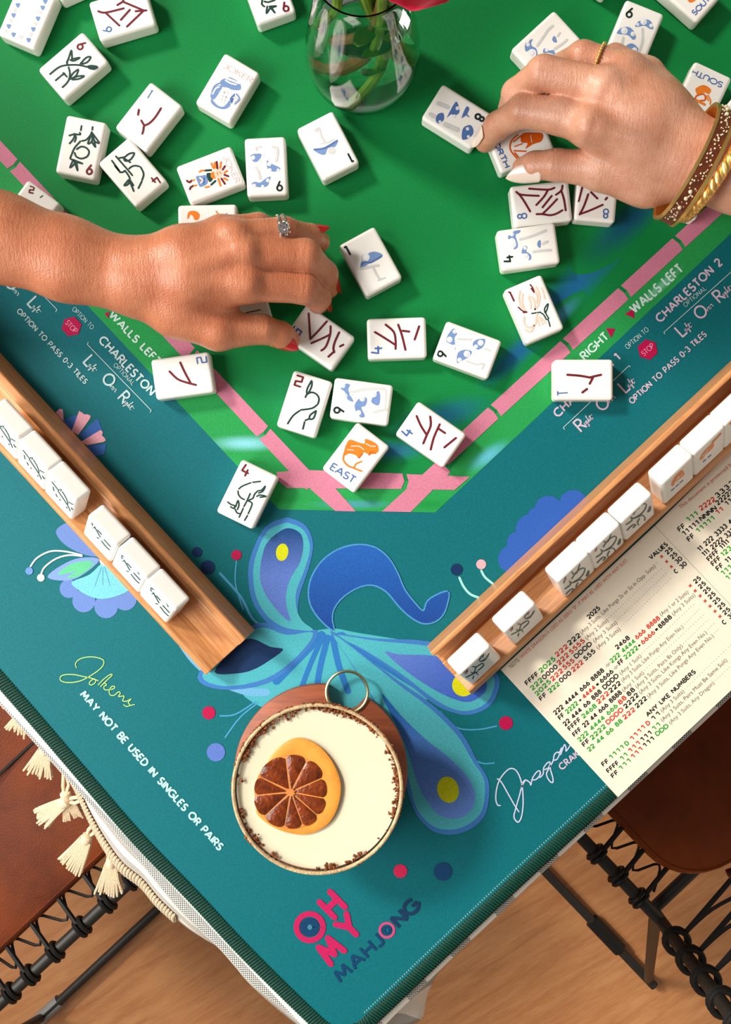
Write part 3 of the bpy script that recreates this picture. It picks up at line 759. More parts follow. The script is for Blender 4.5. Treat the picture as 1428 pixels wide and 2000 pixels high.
s.build('script_jokers', mat, M['mat_ink'], label='thin yellow-green handwritten word Jokers')
s = ink()
for pts in ([(612, 1220), (595, 1215), (585, 1180), (590, 1120), (610, 1060), (650, 1010), (680, 995), (710, 1010), (735, 1060), (748, 1130), (750, 1220), (740, 1290), (722, 1320), (705, 1310), (695, 1285), (705, 1240), (725, 1170), (745, 1100), (765, 1065)], [(595, 1058), (620, 1080), (660, 1150), (700, 1220), (725, 1258)], [(745, 1085), (765, 1065), (790, 1080), (798, 1095), (806, 1058), (830, 1020), (850, 1010), (855, 1030), (832, 1060), (810, 1065)],
            [(855, 1018), (850, 1050), (872, 1028), (876, 990), (900, 960), (915, 960), (905, 990), (882, 1002)], [(915, 962), (916, 1000), (930, 1050), (930, 1080), (910, 1070), (892, 1030), (910, 990), (932, 950), (940, 912), (960, 896), (970, 910), (955, 940), (935, 945)], [(968, 905), (985, 870), (978, 912), (1000, 852), (1010, 868), (1012, 890), (1040, 850)]):
    s.stroke(zoom(ZD, pts), 2.5, (196, 206, 232), 6, smooth=4)
s.build('script_dragon', mat, M['mat_ink'], label='pale handwritten word Dragons')
# logo
ZL5 = (480, 1640, 0.33613)
LM = (184, 26, 86); LN = (8, 58, 98)
s = ink()
c = zz(ZL5, 372, 507); s.stroke(disc(c[0], c[1], 26, n=30), 11, LM, 6, closed=True, round_=False); s.stroke(disc(c[0], c[1], 12.5, n=24), 12, LN, 6, closed=True, round_=False)
s.poly(disc(c[0], c[1], 5), (60, 120, 150), 7)
L1 = np.array((0.715, -0.70)); U1 = (-0.70, -0.715)
for ch, x, y in (('H', 503, 376), ('M', 492, 640), ('Y', 598, 505)): s.glyph(ch, zz(ZL5, x, y), U1, 42 if ch != 'M' else 40, 12, LM, 6)
s.text('MAHJ', zz(ZL5, 530, 800), zz(ZL5, 780, 572), 24, 5.5, LN, 6, track=0.26)
c = zz(ZL5, 820, 525); s.stroke(disc(c[0], c[1], 14, n=24), 5, (190, 70, 120), 6, closed=True, round_=False); s.stroke(disc(c[0], c[1], 6.5, n=18), 6, LN, 6, closed=True, round_=False)
s.text('NG', zz(ZL5, 868, 480), zz(ZL5, 990, 362), 25, 7, (16, 50, 84), 6, track=0.2)
s.build('brand_lettering', mat, M['mat_ink'])

# peacock and flowers
ZP = (360, 860, 0.42017); ZF = (0, 700, 0.36415); ZQ = (820, 1080, 0.18207)
LT = (72, 168, 180); OUT = (58, 116, 184); DB = (18, 70, 140); LAV = (88, 116, 190); NAVY = (8, 44, 88); YEL = (204, 206, 10)
s = ink()   # soft halo fan behind the tail
s.poly([(640, 1228), (700, 1236), (838, 1262), (890, 1300), (850, 1350), (790, 1400), (700, 1420), (600, 1410), (530, 1390), (470, 1350), (500, 1300), (560, 1250)], LT, 2, smooth=4)
for a, b, w in (((628, 1240), (540, 1330), 16), ((632, 1240), (590, 1340), 10), ((640, 1245), (618, 1350), 12), ((650, 1245), (680, 1350), 12), ((662, 1242), (760, 1330), 14), ((668, 1240), (850, 1362), 12)):
    s.stroke([a, ((a[0] + b[0]) / 2 - 3, (a[1] + b[1]) / 2 + 3), b], w, (40, 112, 180), 3, smooth=4)
s.stroke([(345, 1240), (380, 1290), (430, 1330), (480, 1350), (520, 1352)], 15, (104, 168, 208), 2, smooth=5)
s.stroke([(430, 1120), (470, 1165), (500, 1215), (560, 1236)], 5, (70, 150, 190), 2, smooth=5)
s.build('tail_fan', mat, M['mat_ink'])
def feather(outer, inner, tipa, tipb, eye, ca, cb, lv=4):
    s = ink()
    oc = np.mean(np.array(outer), axis=0)
    s.poly([tuple(oc + (np.array(p) - oc) * (1 + 10 / (np.linalg.norm(np.array(p) - oc) + 1))) for p in outer], OUT, lv, smooth=4)
    s.poly(outer, LT, lv + 1, smooth=4)
    s.gradpoly(inner, ca, tipa, tipb, cb, lv + 2)
    if eye: s.poly(disc(*eye[:2], eye[2], eye[3], 24, eye[4]), YEL, lv + 3)
    s.build('feather', mat, M['mat_ink'])
feather(zoom(ZP, [(500, 388), (460, 386), (385, 425), (335, 530), (320, 620), (335, 730), (385, 815), (450, 862), (520, 880), (600, 882), (550, 840), (522, 780), (522, 700), (560, 600), (585, 500), (558, 420)]),
        zoom(ZP, [(390, 470), (470, 410), (535, 428), (553, 480), (540, 560), (500, 630), (475, 700), (475, 770), (493, 842), (440, 800), (380, 720), (352, 640), (362, 540)]), zz(ZP, 470, 420), zz(ZP, 470, 620), (*zz(ZP, 455, 520), 12, 17, 0.15), (20, 66, 122), LAV)
feather([(655, 1240), (740, 1252), (838, 1262), (920, 1285), (962, 1318), (964, 1345), (948, 1374), (916, 1388), (884, 1384), (844, 1362), (780, 1313), (710, 1268)],
        [(752, 1273), (780, 1278), (848, 1281), (905, 1300), (946, 1325), (948, 1350), (920, 1370), (886, 1365), (838, 1341), (790, 1308)], (760, 1280), (900, 1340), (905, 1338, 22, 22, 0), LAV, (60, 96, 186))
feather([(652, 1240), (720, 1290), (780, 1338), (841, 1384), (893, 1436), (922, 1484), (944, 1518), (947, 1550), (941, 1583), (922, 1605), (890, 1619), (854, 1617), (828, 1598), (809, 1567), (792, 1500), (750, 1400), (690, 1300)],
        [(745, 1355), (786, 1400), (832, 1444), (877, 1480), (909, 1512), (927, 1544), (925, 1573), (909, 1592), (883, 1599), (854, 1589), (832, 1560), (815, 1528), (790, 1450)], (770, 1380), (890, 1570), (875, 1542, 21, 26, -0.25), (30, 96, 168), (96, 134, 208), 6)
feather([(612, 1236), (560, 1240), (505, 1226), (440, 1270), (395, 1320), (440, 1340), (520, 1325), (580, 1282)], [(553, 1268), (528, 1263), (490, 1247), (461, 1263), (419, 1312), (465, 1315), (499, 1306), (532, 1286)], (560, 1260), (430, 1310), None, NAVY, (10, 44, 86))
s = ink()
bod = zoom(ZP, [(690, 880), (620, 815), (583, 740), (590, 650), (640, 565), (720, 508), (810, 487), (890, 502), (950, 552), (990, 620), (1020, 690), (1060, 745), (1110, 795), (1130, 752), (1165, 725), (1225, 705), (1218, 765), (1198, 812), (1160, 842), (1110, 848), (1055, 820), (1000, 770), (950, 710), (900, 677), (850, 670), (790, 690), (730, 732), (692, 785), (685, 835)])
s.stroke(bod, 6, (70, 140, 196), 8, smooth=4, closed=True, round_=False)
s.gradpoly(bod, (30, 92, 172), zz(ZP, 700, 500), zz(ZP, 700, 860), (20, 66, 142), 9, n=14)
s.build('peacock_body', mat, M['mat_ink'])
for c, col in (((462, 1084, 10), MAG), ((385, 1078, 10), NAVY), ((406, 1108, 14), NAVY), ((408, 1392, 13), MAG), ((422, 1469, 18), LAV), ((988, 1412, 13.5), MAG), ((782, 1701, 13.5), (210, 38, 84)), ((865, 1702, 18), (14, 62, 104))):
    q = ink(); q.poly(disc(*c), col, 5); q.build('dot', mat, M['mat_ink'])
for pts in ([(462, 1096), (460, 1140), (475, 1190)], [(900, 1470), (940, 1490), (965, 1490)], [(860, 1390), (890, 1420), (930, 1425), (970, 1418)], [(430, 1398), (460, 1395), (500, 1370)], [(440, 1440), (470, 1400), (505, 1372)]):
    s = ink(); s.stroke(pts, 3, (66, 150, 190), 3, smooth=4); s.build('dot_stalk', mat, M['mat_ink'])
# lavender flower left
LV = (100, 130, 194)
s = ink()
s.poly(zoom(ZF, [(300, 930), (340, 890), (385, 885), (450, 950), (545, 1050), (500, 1062), (420, 1040), (340, 992)]), LV, 3, smooth=4)
for x, y, r in ((370, 1235, 50), (450, 1300, 62), (570, 1330, 64), (672, 1290, 62), (735, 1240, 50)): s.poly(zoom(ZF, disc(x, y, r)), LV, 3)
s.poly(zoom(ZF, [(255, 1172), (330, 1110), (430, 1070), (535, 1080), (430, 1170), (340, 1192)]), (120, 150, 220), 4, smooth=4)
for pts in ([(310, 1160), (390, 1098), (500, 1088), (410, 1140)], [(360, 1178), (430, 1130), (510, 1098), (430, 1165)], [(600, 1110), (650, 1150), (700, 1225), (625, 1190)]): s.poly(zoom(ZF, pts), (92, 188, 140), 5, smooth=4)
s.poly(zoom(ZF, [(545, 1100), (480, 1160), (385, 1200), (420, 1240), (480, 1275), (550, 1290), (640, 1270), (695, 1232), (625, 1172), (567, 1100)]), (112, 194, 208), 6, smooth=3)
for a, b in (((545, 1120), (510, 1220)), ((553, 1120), (552, 1215)), ((562, 1120), (592, 1220))): s.stroke(zoom(ZF, [a, b]), 1.5, (90, 150, 190), 7)
s.poly(zoom(ZF, disc(560, 1085, 25)), (238, 196, 214), 8)
for pts in ([(165, 1115), (200, 1070), (270, 1035), (350, 1035), (440, 1055)], [(220, 1160), (240, 1120), (300, 1075), (370, 1055), (440, 1060)]): s.stroke(zoom(ZF, pts), 3.2, (206, 222, 222), 7, smooth=5)
s.poly(zoom(ZF, disc(158, 1140, 20)), (100, 140, 220), 7); s.poly(zoom(ZF, disc(220, 1176, 20)), (240, 244, 240), 7)
s.build('lavender_flower', mat, M['mat_ink'])
s = ink()
for pts in ([(335, 330), (425, 300), (395, 400)], [(425, 410), (525, 320), (550, 390), (450, 440)], [(465, 470), (570, 460), (560, 515), (505, 525)]): s.poly(zoom(ZF, pts), (52, 100, 178), 3)
for pts in ([(300, 290), (318, 272), (336, 272), (340, 300), (342, 335), (322, 316)], [(385, 390), (425, 282), (440, 290), (452, 300), (470, 300), (487, 308), (484, 322), (420, 412)], [(435, 447), (540, 384), (552, 394), (548, 415), (560, 424), (568, 440), (556, 448), (470, 466)]): s.poly(zoom(ZF, pts), (232, 168, 186), 4)
s.build('pink_flower_petals', mat, M['mat_ink'])
s = ink(); BLU = (44, 92, 178)
for x, y, r in ((1071, 995, 27), (1037, 1034, 30), (1000, 1092, 27), (1120, 985, 28), (1012, 1060, 22), (1050, 1010, 20)): s.poly(disc(x, y, r), BLU, 3)
s.poly([(1000, 1110), (1020, 1030), (1060, 1000), (1130, 975), (1180, 1000), (1100, 1100), (1030, 1130)], BLU, 4)
for pts in ([(425, 265), (470, 360), (540, 440), (640, 482)], [(660, 190), (700, 260), (790, 335)]): s.stroke(zoom(ZQ, pts), 4.6, (150, 216, 214), 4, smooth=5)
s.poly(zoom(ZQ, disc(395, 178, 64)), NAVY, 5); s.poly(zoom(ZQ, disc(658, 122, 53)), (234, 168, 178), 5)
s.build('blue_flower', mat, M['mat_ink'])
# ---------------------------------------------------------------- mahjong tiles
TL, TW, TH = 0.0380, 0.0264, 0.0130
def tile_mesh():
    bm = bmesh.new(); bmesh.ops.create_cube(bm, size=1.0)
    for v in bm.verts: v.co = Vector((v.co.x * TW, v.co.y * TL, v.co.z * TH + TH / 2))
    bmesh.ops.bevel(bm, geom=bm.edges[:], offset=0.0025, segments=4, profile=0.55, affect='EDGES')
    me = bpy.data.meshes.new('tile_body'); bm.to_mesh(me); bm.free()
    me.polygons.foreach_set('use_smooth', [True] * len(me.polygons))
    nv = [Vector((0, 0, 0)) for _ in me.vertices]              # face-area weighted normals keep the flat faces flat
    for f in me.polygons:
        for i in f.vertices: nv[i] += f.normal * (f.area ** 1.5)
    me.normals_split_custom_set_from_vertices([tuple(v.normalized()) for v in nv])
    me.materials.append(M['tile']); return me
TILE_ME = tile_mesh()
CAM = Vector((0, 0, TZ + D))
COLR = {'g': (22, 62, 56), 'm': (112, 28, 42), 'b': (74, 112, 176), 'k': (14, 40, 40), 'B': (118, 148, 198), 'B2': (80, 114, 172), 'o': (240, 130, 36), 'o2': (226, 96, 22), 'l': (210, 210, 208), 'p': (240, 206, 186), 'w': (238, 240, 244), 'f': (222, 200, 200)}
SPOTS = []
def make_tile(mw, label, marks=None, Z=None, group='mahjong tiles'):
    """mw: tile matrix (origin at the base, +Y = top of the picture on its face, +Z = out of the face)"""
    root = empty('mahjong_tile', None, mat=mw, label=label, cat='mahjong tile', group=group)
    obj('tile_body', TILE_ME, root)
    if marks:
        inv = mw.inverted(); o = inv @ CAM
        def fmap(px, py, dz):
            q = inv @ at(px, py, 0); d = q - o
            t = (TH + 0.00003 + dz - o.z) / d.z
            w = o + d * t
            w.x = max(-TW / 2 + 0.0012, min(TW / 2 - 0.0012, w.x)); w.y = max(-TL / 2 + 0.0016, min(TL / 2 - 0.0016, w.y))   # the paint stays on the face
            return w
        for name in ('numeral', 'picture', 'lettering'):
            its = [m for m in marks if m[0] == name]
            if not its: continue
            s = Ink(fmap)
            for m in its:
                kind, args = m[1], m[2:]
                pz = (lambda P: zoom(Z, P))
                if kind == 's': s.stroke(pz(args[0]), args[1], COLR[args[2]], args[3] if len(args) > 3 else 2, smooth=3 if len(args[0]) > 2 else 0)
                elif kind == 'p': s.poly(pz(args[0]), COLR[args[1]], args[2] if len(args) > 2 else 0, smooth=3)
                elif kind == 'd': s.poly(zoom(Z, disc(args[0][0], args[0][1], args[1], n=14)), COLR[args[2]], args[3] if len(args) > 3 else 1)
                elif kind == 'n': s.glyph(args[0], pz([args[1]])[0], args[2], args[3] * Z[2], args[4], COLR[args[5]], 2)
                elif kind == 't': s.text(args[0], pz([args[1]])[0], pz([args[2]])[0], args[3] * Z[2], args[4], COLR[args[5]], 2)
            s.normal_hint = Vector((0, 0, 1))
            s.build(name, root, M['tile_ink'])
    return root
def flat(px, py, up, label, marks=None, Z=None, h=6.5):
    p = at(px, py, h); p.z = TZ + 0.0006
    ux, uy = up[0], -up[1]; L = math.hypot(ux, uy); ux, uy = ux / L, uy / L
    mw = Matrix(((uy, ux, 0, p.x), (-ux, uy, 0, p.y), (0, 0, 1, p.z), (0, 0, 0, 1)))
    return make_tile(mw, label, marks, Z)
def S(pts, w, c, name='picture', lv=2): return (name, 's', pts, w, c, lv)
def PG(pts, c, lv=0): return ('picture', 'p', pts, c, lv)
def DC(c, r, col, lv=1): return ('picture', 'd', c, r, col, lv)
def NM(ch, c, up, h, w, col): return ('numeral', 'n', ch, c, up, h, w, col)
def TX(t, a, b, cap, w, c): return ('lettering', 't', t, a, b, cap, w, c)
def G(lists, w=3.5, c='g'): return [S(p, w, c) for p in lists]
Z1 = (0, 0, .28011); Z2 = (330, 0, .28011); ZJ = (340, 280, .16807); ZN = (810, 160, .21008); ZPp = (940, 350, .21008); ZT = (980, 0, .21008); ZS = (1228, 0, .14006)
ZB = (540, 580, .32213); ZFf = (400, 840, .14006); Z25 = (400, 400, .32213); Z6 = (0, 260, .11204); ZBr = (1250, 180, .14006)
def heart(c, r, col): return PG([(c[0] - r, c[1] - r * .5), (c[0], c[1] - r * .8), (c[0] + r, c[1] - r * .4), (c[0] + r * .3, c[1] + r), (c[0] - r * .3, c[1] + r)], col)
flat(60, 39, (.39, -.92), 'white tile bordered with small blue and grey hearts', [heart(c, 17, 'B') for c in ((125, 35), (95, 105), (62, 182), (95, 240), (200, 278), (232, 202), (265, 128), (298, 52), (315, 8))] + [heart(c, 16, 'l') for c in ((108, 70), (78, 140), (45, 215), (148, 258), (215, 240), (248, 165), (282, 88))], Z1)
flat(158.6, -48, (.91, -.41), 'white tile showing only one bare corner between the heart tile and a maroon stroke tile')
flat(243.7, 35.6, (-.96, .285), 'tile with many branching maroon strokes and a blue 6, near the heart-bordered tile', G([[(685, 78), (735, 88), (862, 58)], [(735, 88), (832, 178)], [(858, 10), (818, 35)], [(858, 12), (1000, 72)], [(905, 68), (842, 138)], [(1020, 72), (945, 78)], [(1000, 75), (885, 185)], [(860, -30), (858, 12)]], 4, 'm') + [NM('6', (748, 207), (-.96, .285), 58, 2.4, 'b')], Z1)
flat(148.7, 137, (.757, -.65), 'tile with arching green bamboo branches and a red 6', G([[(348, 517), (400, 475), (440, 458), (500, 452), (560, 455), (615, 468), (665, 468)], [(465, 435), (480, 400), (497, 352), (502, 410)], [(480, 400), (466, 440), (478, 455)], [(500, 412), (555, 402), (515, 424), (490, 418)], [(560, 445), (600, 402), (632, 398), (610, 432), (575, 445)], [(612, 462), (640, 458), (678, 466), (655, 482), (620, 475)], [(478, 470), (487, 510), (480, 555), (460, 585), (435, 608)], [(488, 552), (505, 515), (545, 485), (530, 527), (495, 550)], [(500, 550), (540, 532), (586, 530), (550, 550), (505, 555)], [(388, 560), (418, 535)], [(425, 528), (450, 512)], [(440, 508), (466, 535)]]) + [NM('6', (568, 318), (.757, -.65), 64, 3.6, 'm')], Z1)
flat(294.7, 235.9, (.615, -.79), 'tile with one hooked maroon stroke and a thin blue 1, beside the bamboo 4 tile', G([[(968, 765), (962, 800)], [(985, 840), (1006, 876)], [(1122, 755), (1080, 820), (1040, 860), (1005, 878), (1000, 905), (992, 932)]], 4, 'm') + [S([(1062, 632), (1030, 682)], 2, 'b', 'numeral'), S([(1055, 632), (1064, 633)], 2, 'b', 'numeral')], Z1)
flat(447.1, 180.1, (.51, -.86), 'JOKER tile with a blue and white jar', [TX('JOKER', (385, 455), (578, 560), 38, 1.5, 'f'), PG([(395, 545), (430, 540), (490, 575), (502, 622), (455, 628), (372, 604), (358, 565)], 'B'), PG([(330, 600), (372, 602), (350, 645), (312, 695), (288, 665)], 'B'), PG([(298, 690), (340, 735), (385, 742), (420, 700), (428, 738), (385, 762), (330, 748), (294, 715)], 'B'), PG([(425, 690), (462, 650), (440, 722)], 'B2'), S([(400, 545), (440, 560), (490, 580)], 4, 'w'), S([(395, 560), (430, 580), (470, 590)], 3, 'w'), PG([(372, 612), (440, 632), (420, 700), (385, 735), (332, 715)], 'w', 1), S([(300, 640), (318, 600), (352, 580)], 3, 'B'), S([(305, 655), (325, 618), (350, 605)], 3, 'w'), S([(470, 655), (492, 690), (460, 725)], 3, 'B'), S([(450, 680), (478, 690), (455, 712)], 3, 'l'), S([(372, 640), (425, 655)], 1.6, 'l'), S([(360, 665), (415, 682)], 1.6, 'l'), S([(350, 690), (405, 708)], 1.6, 'l'), S([(395, 625), (360, 715)], 1.6, 'l'), S([(415, 632), (382, 722)], 1.6, 'l')], Z2)
flat(163.6, 295.2, (-.2, .98), 'tile with a ring-shaped green bamboo stalk and an upside-down red 9', G([[(568, 878), (563, 908)], [(645, 885), (643, 905)], [(640, 920), (628, 945), (600, 975), (572, 982)], [(483, 945), (520, 937), (510, 970), (485, 1000)], [(518, 932), (530, 960), (520, 988)], [(520, 935), (558, 938), (556, 925)], [(640, 930), (612, 1000), (640, 985), (644, 935)], [(645, 930), (690, 995), (660, 985), (648, 950)], [(650, 960), (665, 1025), (640, 990)], [(560, 985), (520, 1030), (500, 1075), (490, 1106), (515, 1115)], [(535, 1040), (565, 1022), (600, 1030), (620, 1055), (612, 1085), (590, 1100), (560, 1105), (530, 1090), (520, 1065)], [(510, 1115), (488, 1168), (520, 1140), (518, 1118)], [(515, 1115), (540, 1188), (532, 1130)], [(520, 1118), (574, 1140), (535, 1130)]]) + [NM('9', (625, 1183), (-.2, .98), 64, 4, 'm')], Z1)
flat(263.3, 343.1, (.65, .76), 'tile with crossing green bamboo stems and a red 4, touching the ring bamboo tile', G([[(780, 1120), (832, 1192)], [(832, 1195), (850, 1202), (872, 1190)], [(808, 1090), (880, 1172), (922, 1222)], [(800, 1155), (838, 1202)], [(830, 1102), (870, 1095)], [(870, 1095), (900, 1072), (936, 1068), (910, 1112), (872, 1122), (862, 1098)], [(872, 1108), (908, 1132)], [(900, 1175), (920, 1160), (945, 1155), (970, 1160)], [(980, 1165), (998, 1200), (1000, 1225), (990, 1255)], [(988, 1265), (965, 1312)], [(870, 1190), (890, 1215), (905, 1245), (896, 1260)], [(895, 1255), (866, 1292), (892, 1285), (902, 1260)], [(905, 1255), (932, 1332), (915, 1290), (900, 1262)], [(908, 1258), (930, 1292)]]) + [NM('q4', (1085, 1258), (.65, .76), 62, 3.4, 'm')], Z1)
flat(414, 348.7, (.93, -.36), 'JOKER tile with an orange sun-headed little figure', [TX('JOKER', (592, 150), (742, 450), 60, 1.5, 'f')] + [S(p, 4, 'o') for p in ([(435, 235), (460, 290)], [(545, 220), (535, 285)], [(615, 320), (585, 340)], [(580, 405), (620, 425)], [(515, 415), (540, 490)], [(470, 225), (478, 280)])] + [S(p, 4, 'm') for p in ([(495, 215), (503, 290)], [(590, 265), (565, 305)], [(585, 365), (630, 382)], [(550, 410), (590, 470)])] + [DC((512, 350), 56, 'p', 0), PG([(438, 330), (424, 370), (438, 402), (482, 412), (470, 370), (462, 335)], 'o', 1), PG([(375, 355), (428, 345), (430, 372), (452, 415), (410, 450)], 'g'), S([(365, 315), (430, 310)], 4, 'g'), S([(432, 480), (480, 437)], 4, 'g'), S([(295, 332), (318, 316), (355, 316)], 3.4, 'o'), S([(365, 512), (408, 500)], 3.4, 'o'), PG([(255, 385), (320, 375), (375, 370), (395, 450), (360, 490), (300, 505), (270, 440)], 'B'), S([(300, 400), (330, 430), (310, 460)], 3, 'w'), S([(350, 400), (345, 470)], 2.4, 'B2'), S([(305, 430), (320, 425)], 2.6, 'o'), S([(215, 430), (238, 424)], 3, 'o'), S([(230, 495), (260, 486)], 3, 'o'), S([(150, 435), (180, 452), (202, 432)], 4, 'm'), S([(185, 532), (192, 512), (222, 492)], 4, 'm'), S([(500, 335), (505, 365)], 1.6, 'o'), S([(530, 330), (545, 350)], 1.6, 'o')], ZJ)
def cap(poly, discs, col='B'): return [PG(poly, col, 0)] + [DC((x, y), r, 'w', 1) for x, y, r in discs] + [DC((x, y), r * 0.62, 'l', 2) for x, y, r in discs] + [DC((x - r * .15, y - r * .1), r * 0.55, 'w', 3) for x, y, r in discs]
flat(521.9, 332.2, (.05, 1), 'tile with blue spotted mushrooms and an upside-down black 9, touching the sun-figure joker', [S(p, w, 'l') for p, w in (([(955, 75), (960, 45), (1005, 38)], 4), ([(1145, 40), (1192, 52), (1200, 120), (1185, 205)], 5), ([(950, 280), (985, 340), (1000, 410)], 5))] + cap([(885, 150), (915, 125), (960, 120), (1015, 125), (1000, 180), (960, 215), (920, 210)], ((918, 165, 25), (1000, 205, 18), (1040, 140, 14))) + cap([(1075, 210), (1090, 200), (1130, 235), (1240, 290), (1170, 330), (1090, 300)], ((1105, 240, 25), (1112, 310, 22), (1210, 310, 18))) + cap([(900, 470), (940, 445), (1000, 455), (1060, 410), (1120, 385), (1110, 440), (1080, 500), (1000, 510), (940, 500)], ((930, 490, 22), (1030, 500, 18), (1090, 430, 22))) + [NM('9', (1225, 497), (.05, 1), 105, 3.6, 'k')], ZJ)
flat(641.5, 291.9, (.457, .889), 'tile with one blue mushroom cap and a black 1, in front of the glass vase', [S([(1016, 910), (1045, 892), (1060, 945), (1082, 985)], 3.5, 'l'), S([(1020, 915), (1048, 905)], 3, 'l'), PG([(1008, 1040), (1080, 1028), (1176, 974), (1160, 1024), (1110, 1032), (1090, 1078), (1048, 1072)], 'B'), S([(1012, 1042), (1090, 1030), (1172, 980)], 3, 'B2'), DC((1135, 1050), 26, 'l'), S([(1060, 1000), (1110, 990), (1150, 970)], 3, 'l'), NM('q1', (1264, 1100), (.457, .889), 60, 3.6, 'k')], Z2)
flat(523, -8, (.34, .94), 'bamboo tile half out of view with an upside-down red 9, next to the vase', G([[(650, 0), (648, 30), (665, 45)], [(665, 10), (690, 15), (715, 8), (738, 0)], [(685, 45), (680, 92), (702, 60)], [(700, 45), (738, 88), (715, 55)], [(705, 45), (747, 42), (715, 54)]]) + [NM('9', (812, 48), (.34, .94), 64, 4, 'm')], Z2)
flat(408.5, 445, (-1, .02), 'tile with an orange fish and blue letters, half under the hand with the diamond ring', [PG([(155, 882), (160, 810), (200, 785), (260, 790), (300, 830), (282, 885), (240, 890), (220, 850), (192, 830), (176, 862)], 'o'), S([(490, 790), (520, 832)], 2.6, 'o'), S([(610, 815), (612, 848)], 2, 'b', 'lettering'), S([(612, 832), (680, 832)], 2, 'b', 'lettering')], ZJ)
flat(890.9, 234.8, (.85, .53), 'tile with worn blue mushrooms and a black 8, under the reaching fingertips', [S([(222, 200), (310, 235)], 9, 'l', lv=0), S([(150, 302), (185, 322)], 9, 'l', lv=0), S([(285, 395), (400, 445)], 10, 'l', lv=0)] + cap([(195, 355), (215, 300), (265, 290), (272, 350), (225, 388)], ((235, 370, 14),), 'B2') + cap([(300, 330), (380, 185), (410, 230), (415, 285), (370, 315), (340, 300)], ((398, 245, 18), (368, 320, 18)), 'B2') + cap([(435, 335), (480, 230), (510, 250), (490, 300), (515, 328), (470, 320)], ((480, 322, 10),), 'B2') + cap([(440, 530), (450, 430), (515, 400), (545, 440), (540, 490), (490, 530)], ((492, 436, 16), (500, 508, 14)), 'B2') + [NM('8', (605, 333), (.85, .53), 86, 4, 'k')], ZN)
flat(1014.2, 287.7, (.93, -.37), 'NORTH tile with an orange fish, pinched between thumb and finger', [TX('NORTH', (725, 490), (862, 790), 46, 2.4, 'b'), S([(960, 490), (905, 540), (885, 600), (900, 650), (950, 710)], 3, 'o2'), PG([(1000, 480), (1100, 470), (1190, 480), (1180, 550), (1100, 580), (1030, 622), (1050, 570), (990, 560)], 'o2'), S([(920, 555), (990, 500)], 3, 'o2'), S([(925, 640), (1035, 645)], 3, 'o2'), S([(930, 600), (1000, 575)], 2.4, 'o2'), S([(930, 660), (965, 700)], 3, 'o2'), S([(1080, 500), (1090, 560)], 2, 'p', lv=3)], ZN)
flat(1063.8, 96.6, (.74, -.68), 'tile with grooved blue mushrooms, half under the hand with the gold bangles', [S([(475, 240), (430, 280), (390, 340), (330, 425)], 5, 'l'), S([(605, 370), (560, 410), (490, 455)], 5, 'l'), S([(540, 305), (520, 335)], 4, 'l')] + cap([(215, 440), (225, 400), (245, 400), (265, 370), (290, 365), (275, 400), (285, 430), (320, 450), (335, 500), (320, 515), (290, 465), (250, 470), (225, 480)], ((245, 415, 18), (282, 495, 40))) + cap([(385, 490), (390, 455), (410, 450), (440, 470), (480, 465), (500, 500), (505, 525), (470, 500), (430, 490)], ((418, 465, 16),)) + [PG([(470, 370), (480, 340), (500, 340), (515, 390), (490, 395)], 'B')], ZT)
flat(1234, 75.4, (.38, -.93), 'tile with three blue mushrooms and an upright black 6', [S([(1310, 270), (1310, 380), (1285, 460), (1250, 545)], 5, 'l'), S([(1130, 350), (1115, 420), (1090, 465)], 5, 'l'), S([(1170, 500), (1200, 520)], 4, 'l')] + cap([(1240, 245), (1270, 200), (1340, 180), (1390, 200), (1412, 265), (1380, 270), (1330, 240), (1270, 250)], ((1320, 202, 30), (1265, 228, 15), (1390, 238, 18))) + cap([(1070, 310), (1110, 260), (1180, 250), (1230, 290), (1250, 350), (1220, 370), (1180, 330), (1120, 320)], ((1140, 285, 32), (1220, 315, 22))) + cap([(1145, 455), (1170, 415), (1220, 405), (1270, 450), (1260, 490), (1200, 480)], ((1235, 465, 25),)) + [NM('6', (1192, 118), (.38, -.93), 88, 3.6, 'k')], ZT)
flat(1176, -68, (.55, -.83), 'white tile with only a tip in view past the black 6 mushroom tile')
flat(1338.5, -12, (.69 * 0 - .75, -.66), 'SOUTH tile cut off by the far mat, with its lettering along the edge', [TX('SOUTH', (902, 190), (1165, -85), 70, 2.0, 'b'), PG([(820, -20), (945, -15), (900, 28), (850, 34)], 'o')], ZS)
flat(1363.3, 195.5, (-.42, .9), 'upside-down SOUTH tile with an orange fish, behind the wrist with bangles', [TX('SOUTH', (1305, 1188), (885, 990), 72, 2.0, 'b'), PG([(930, 1245), (980, 1205), (1040, 1185), (1100, 1205), (1152, 1255), (1120, 1312), (1060, 1290), (1010, 1312), (960, 1322)], 'o'), S([(920, 1380), (955, 1330), (1050, 1312), (1068, 1390), (1000, 1402)], 3, 'o2'), S([(1108, 1330), (1142, 1400), (1135, 1450)], 3, 'o'), S([(1080, 1335), (1112, 1400)], 3, 'o'), S([(925, 1385), (990, 1420), (1060, 1455)], 5, 'o')], ZS)
flat(1478, 196, (.64, -.77), 'tile just past the upside-down SOUTH tile, one rounded corner showing')
C8a = [[(325, 118), (360, 150), (405, 215), (455, 300)], [(325, 118), (375, 145), (535, 155)], [(445, 88), (620, 98), (680, 80)], [(620, 98), (585, 160), (512, 240)], [(655, 155), (570, 262)], [(705, 185), (635, 260), (570, 322)], [(515, 325), (570, 325), (640, 335), (700, 320), (755, 288)], [(755, 60), (745, 105), (695, 145)], [(745, 110), (770, 190), (785, 290)]]
flat(1054, 403, (-.99, .11), 'tile with eight tangled maroon strokes and a blue 8, beside the pale thumbnail', G(C8a, 4, 'm') + [NM('8', (380, 343), (-.99, .11), 84, 2.6, 'b')], ZPp)
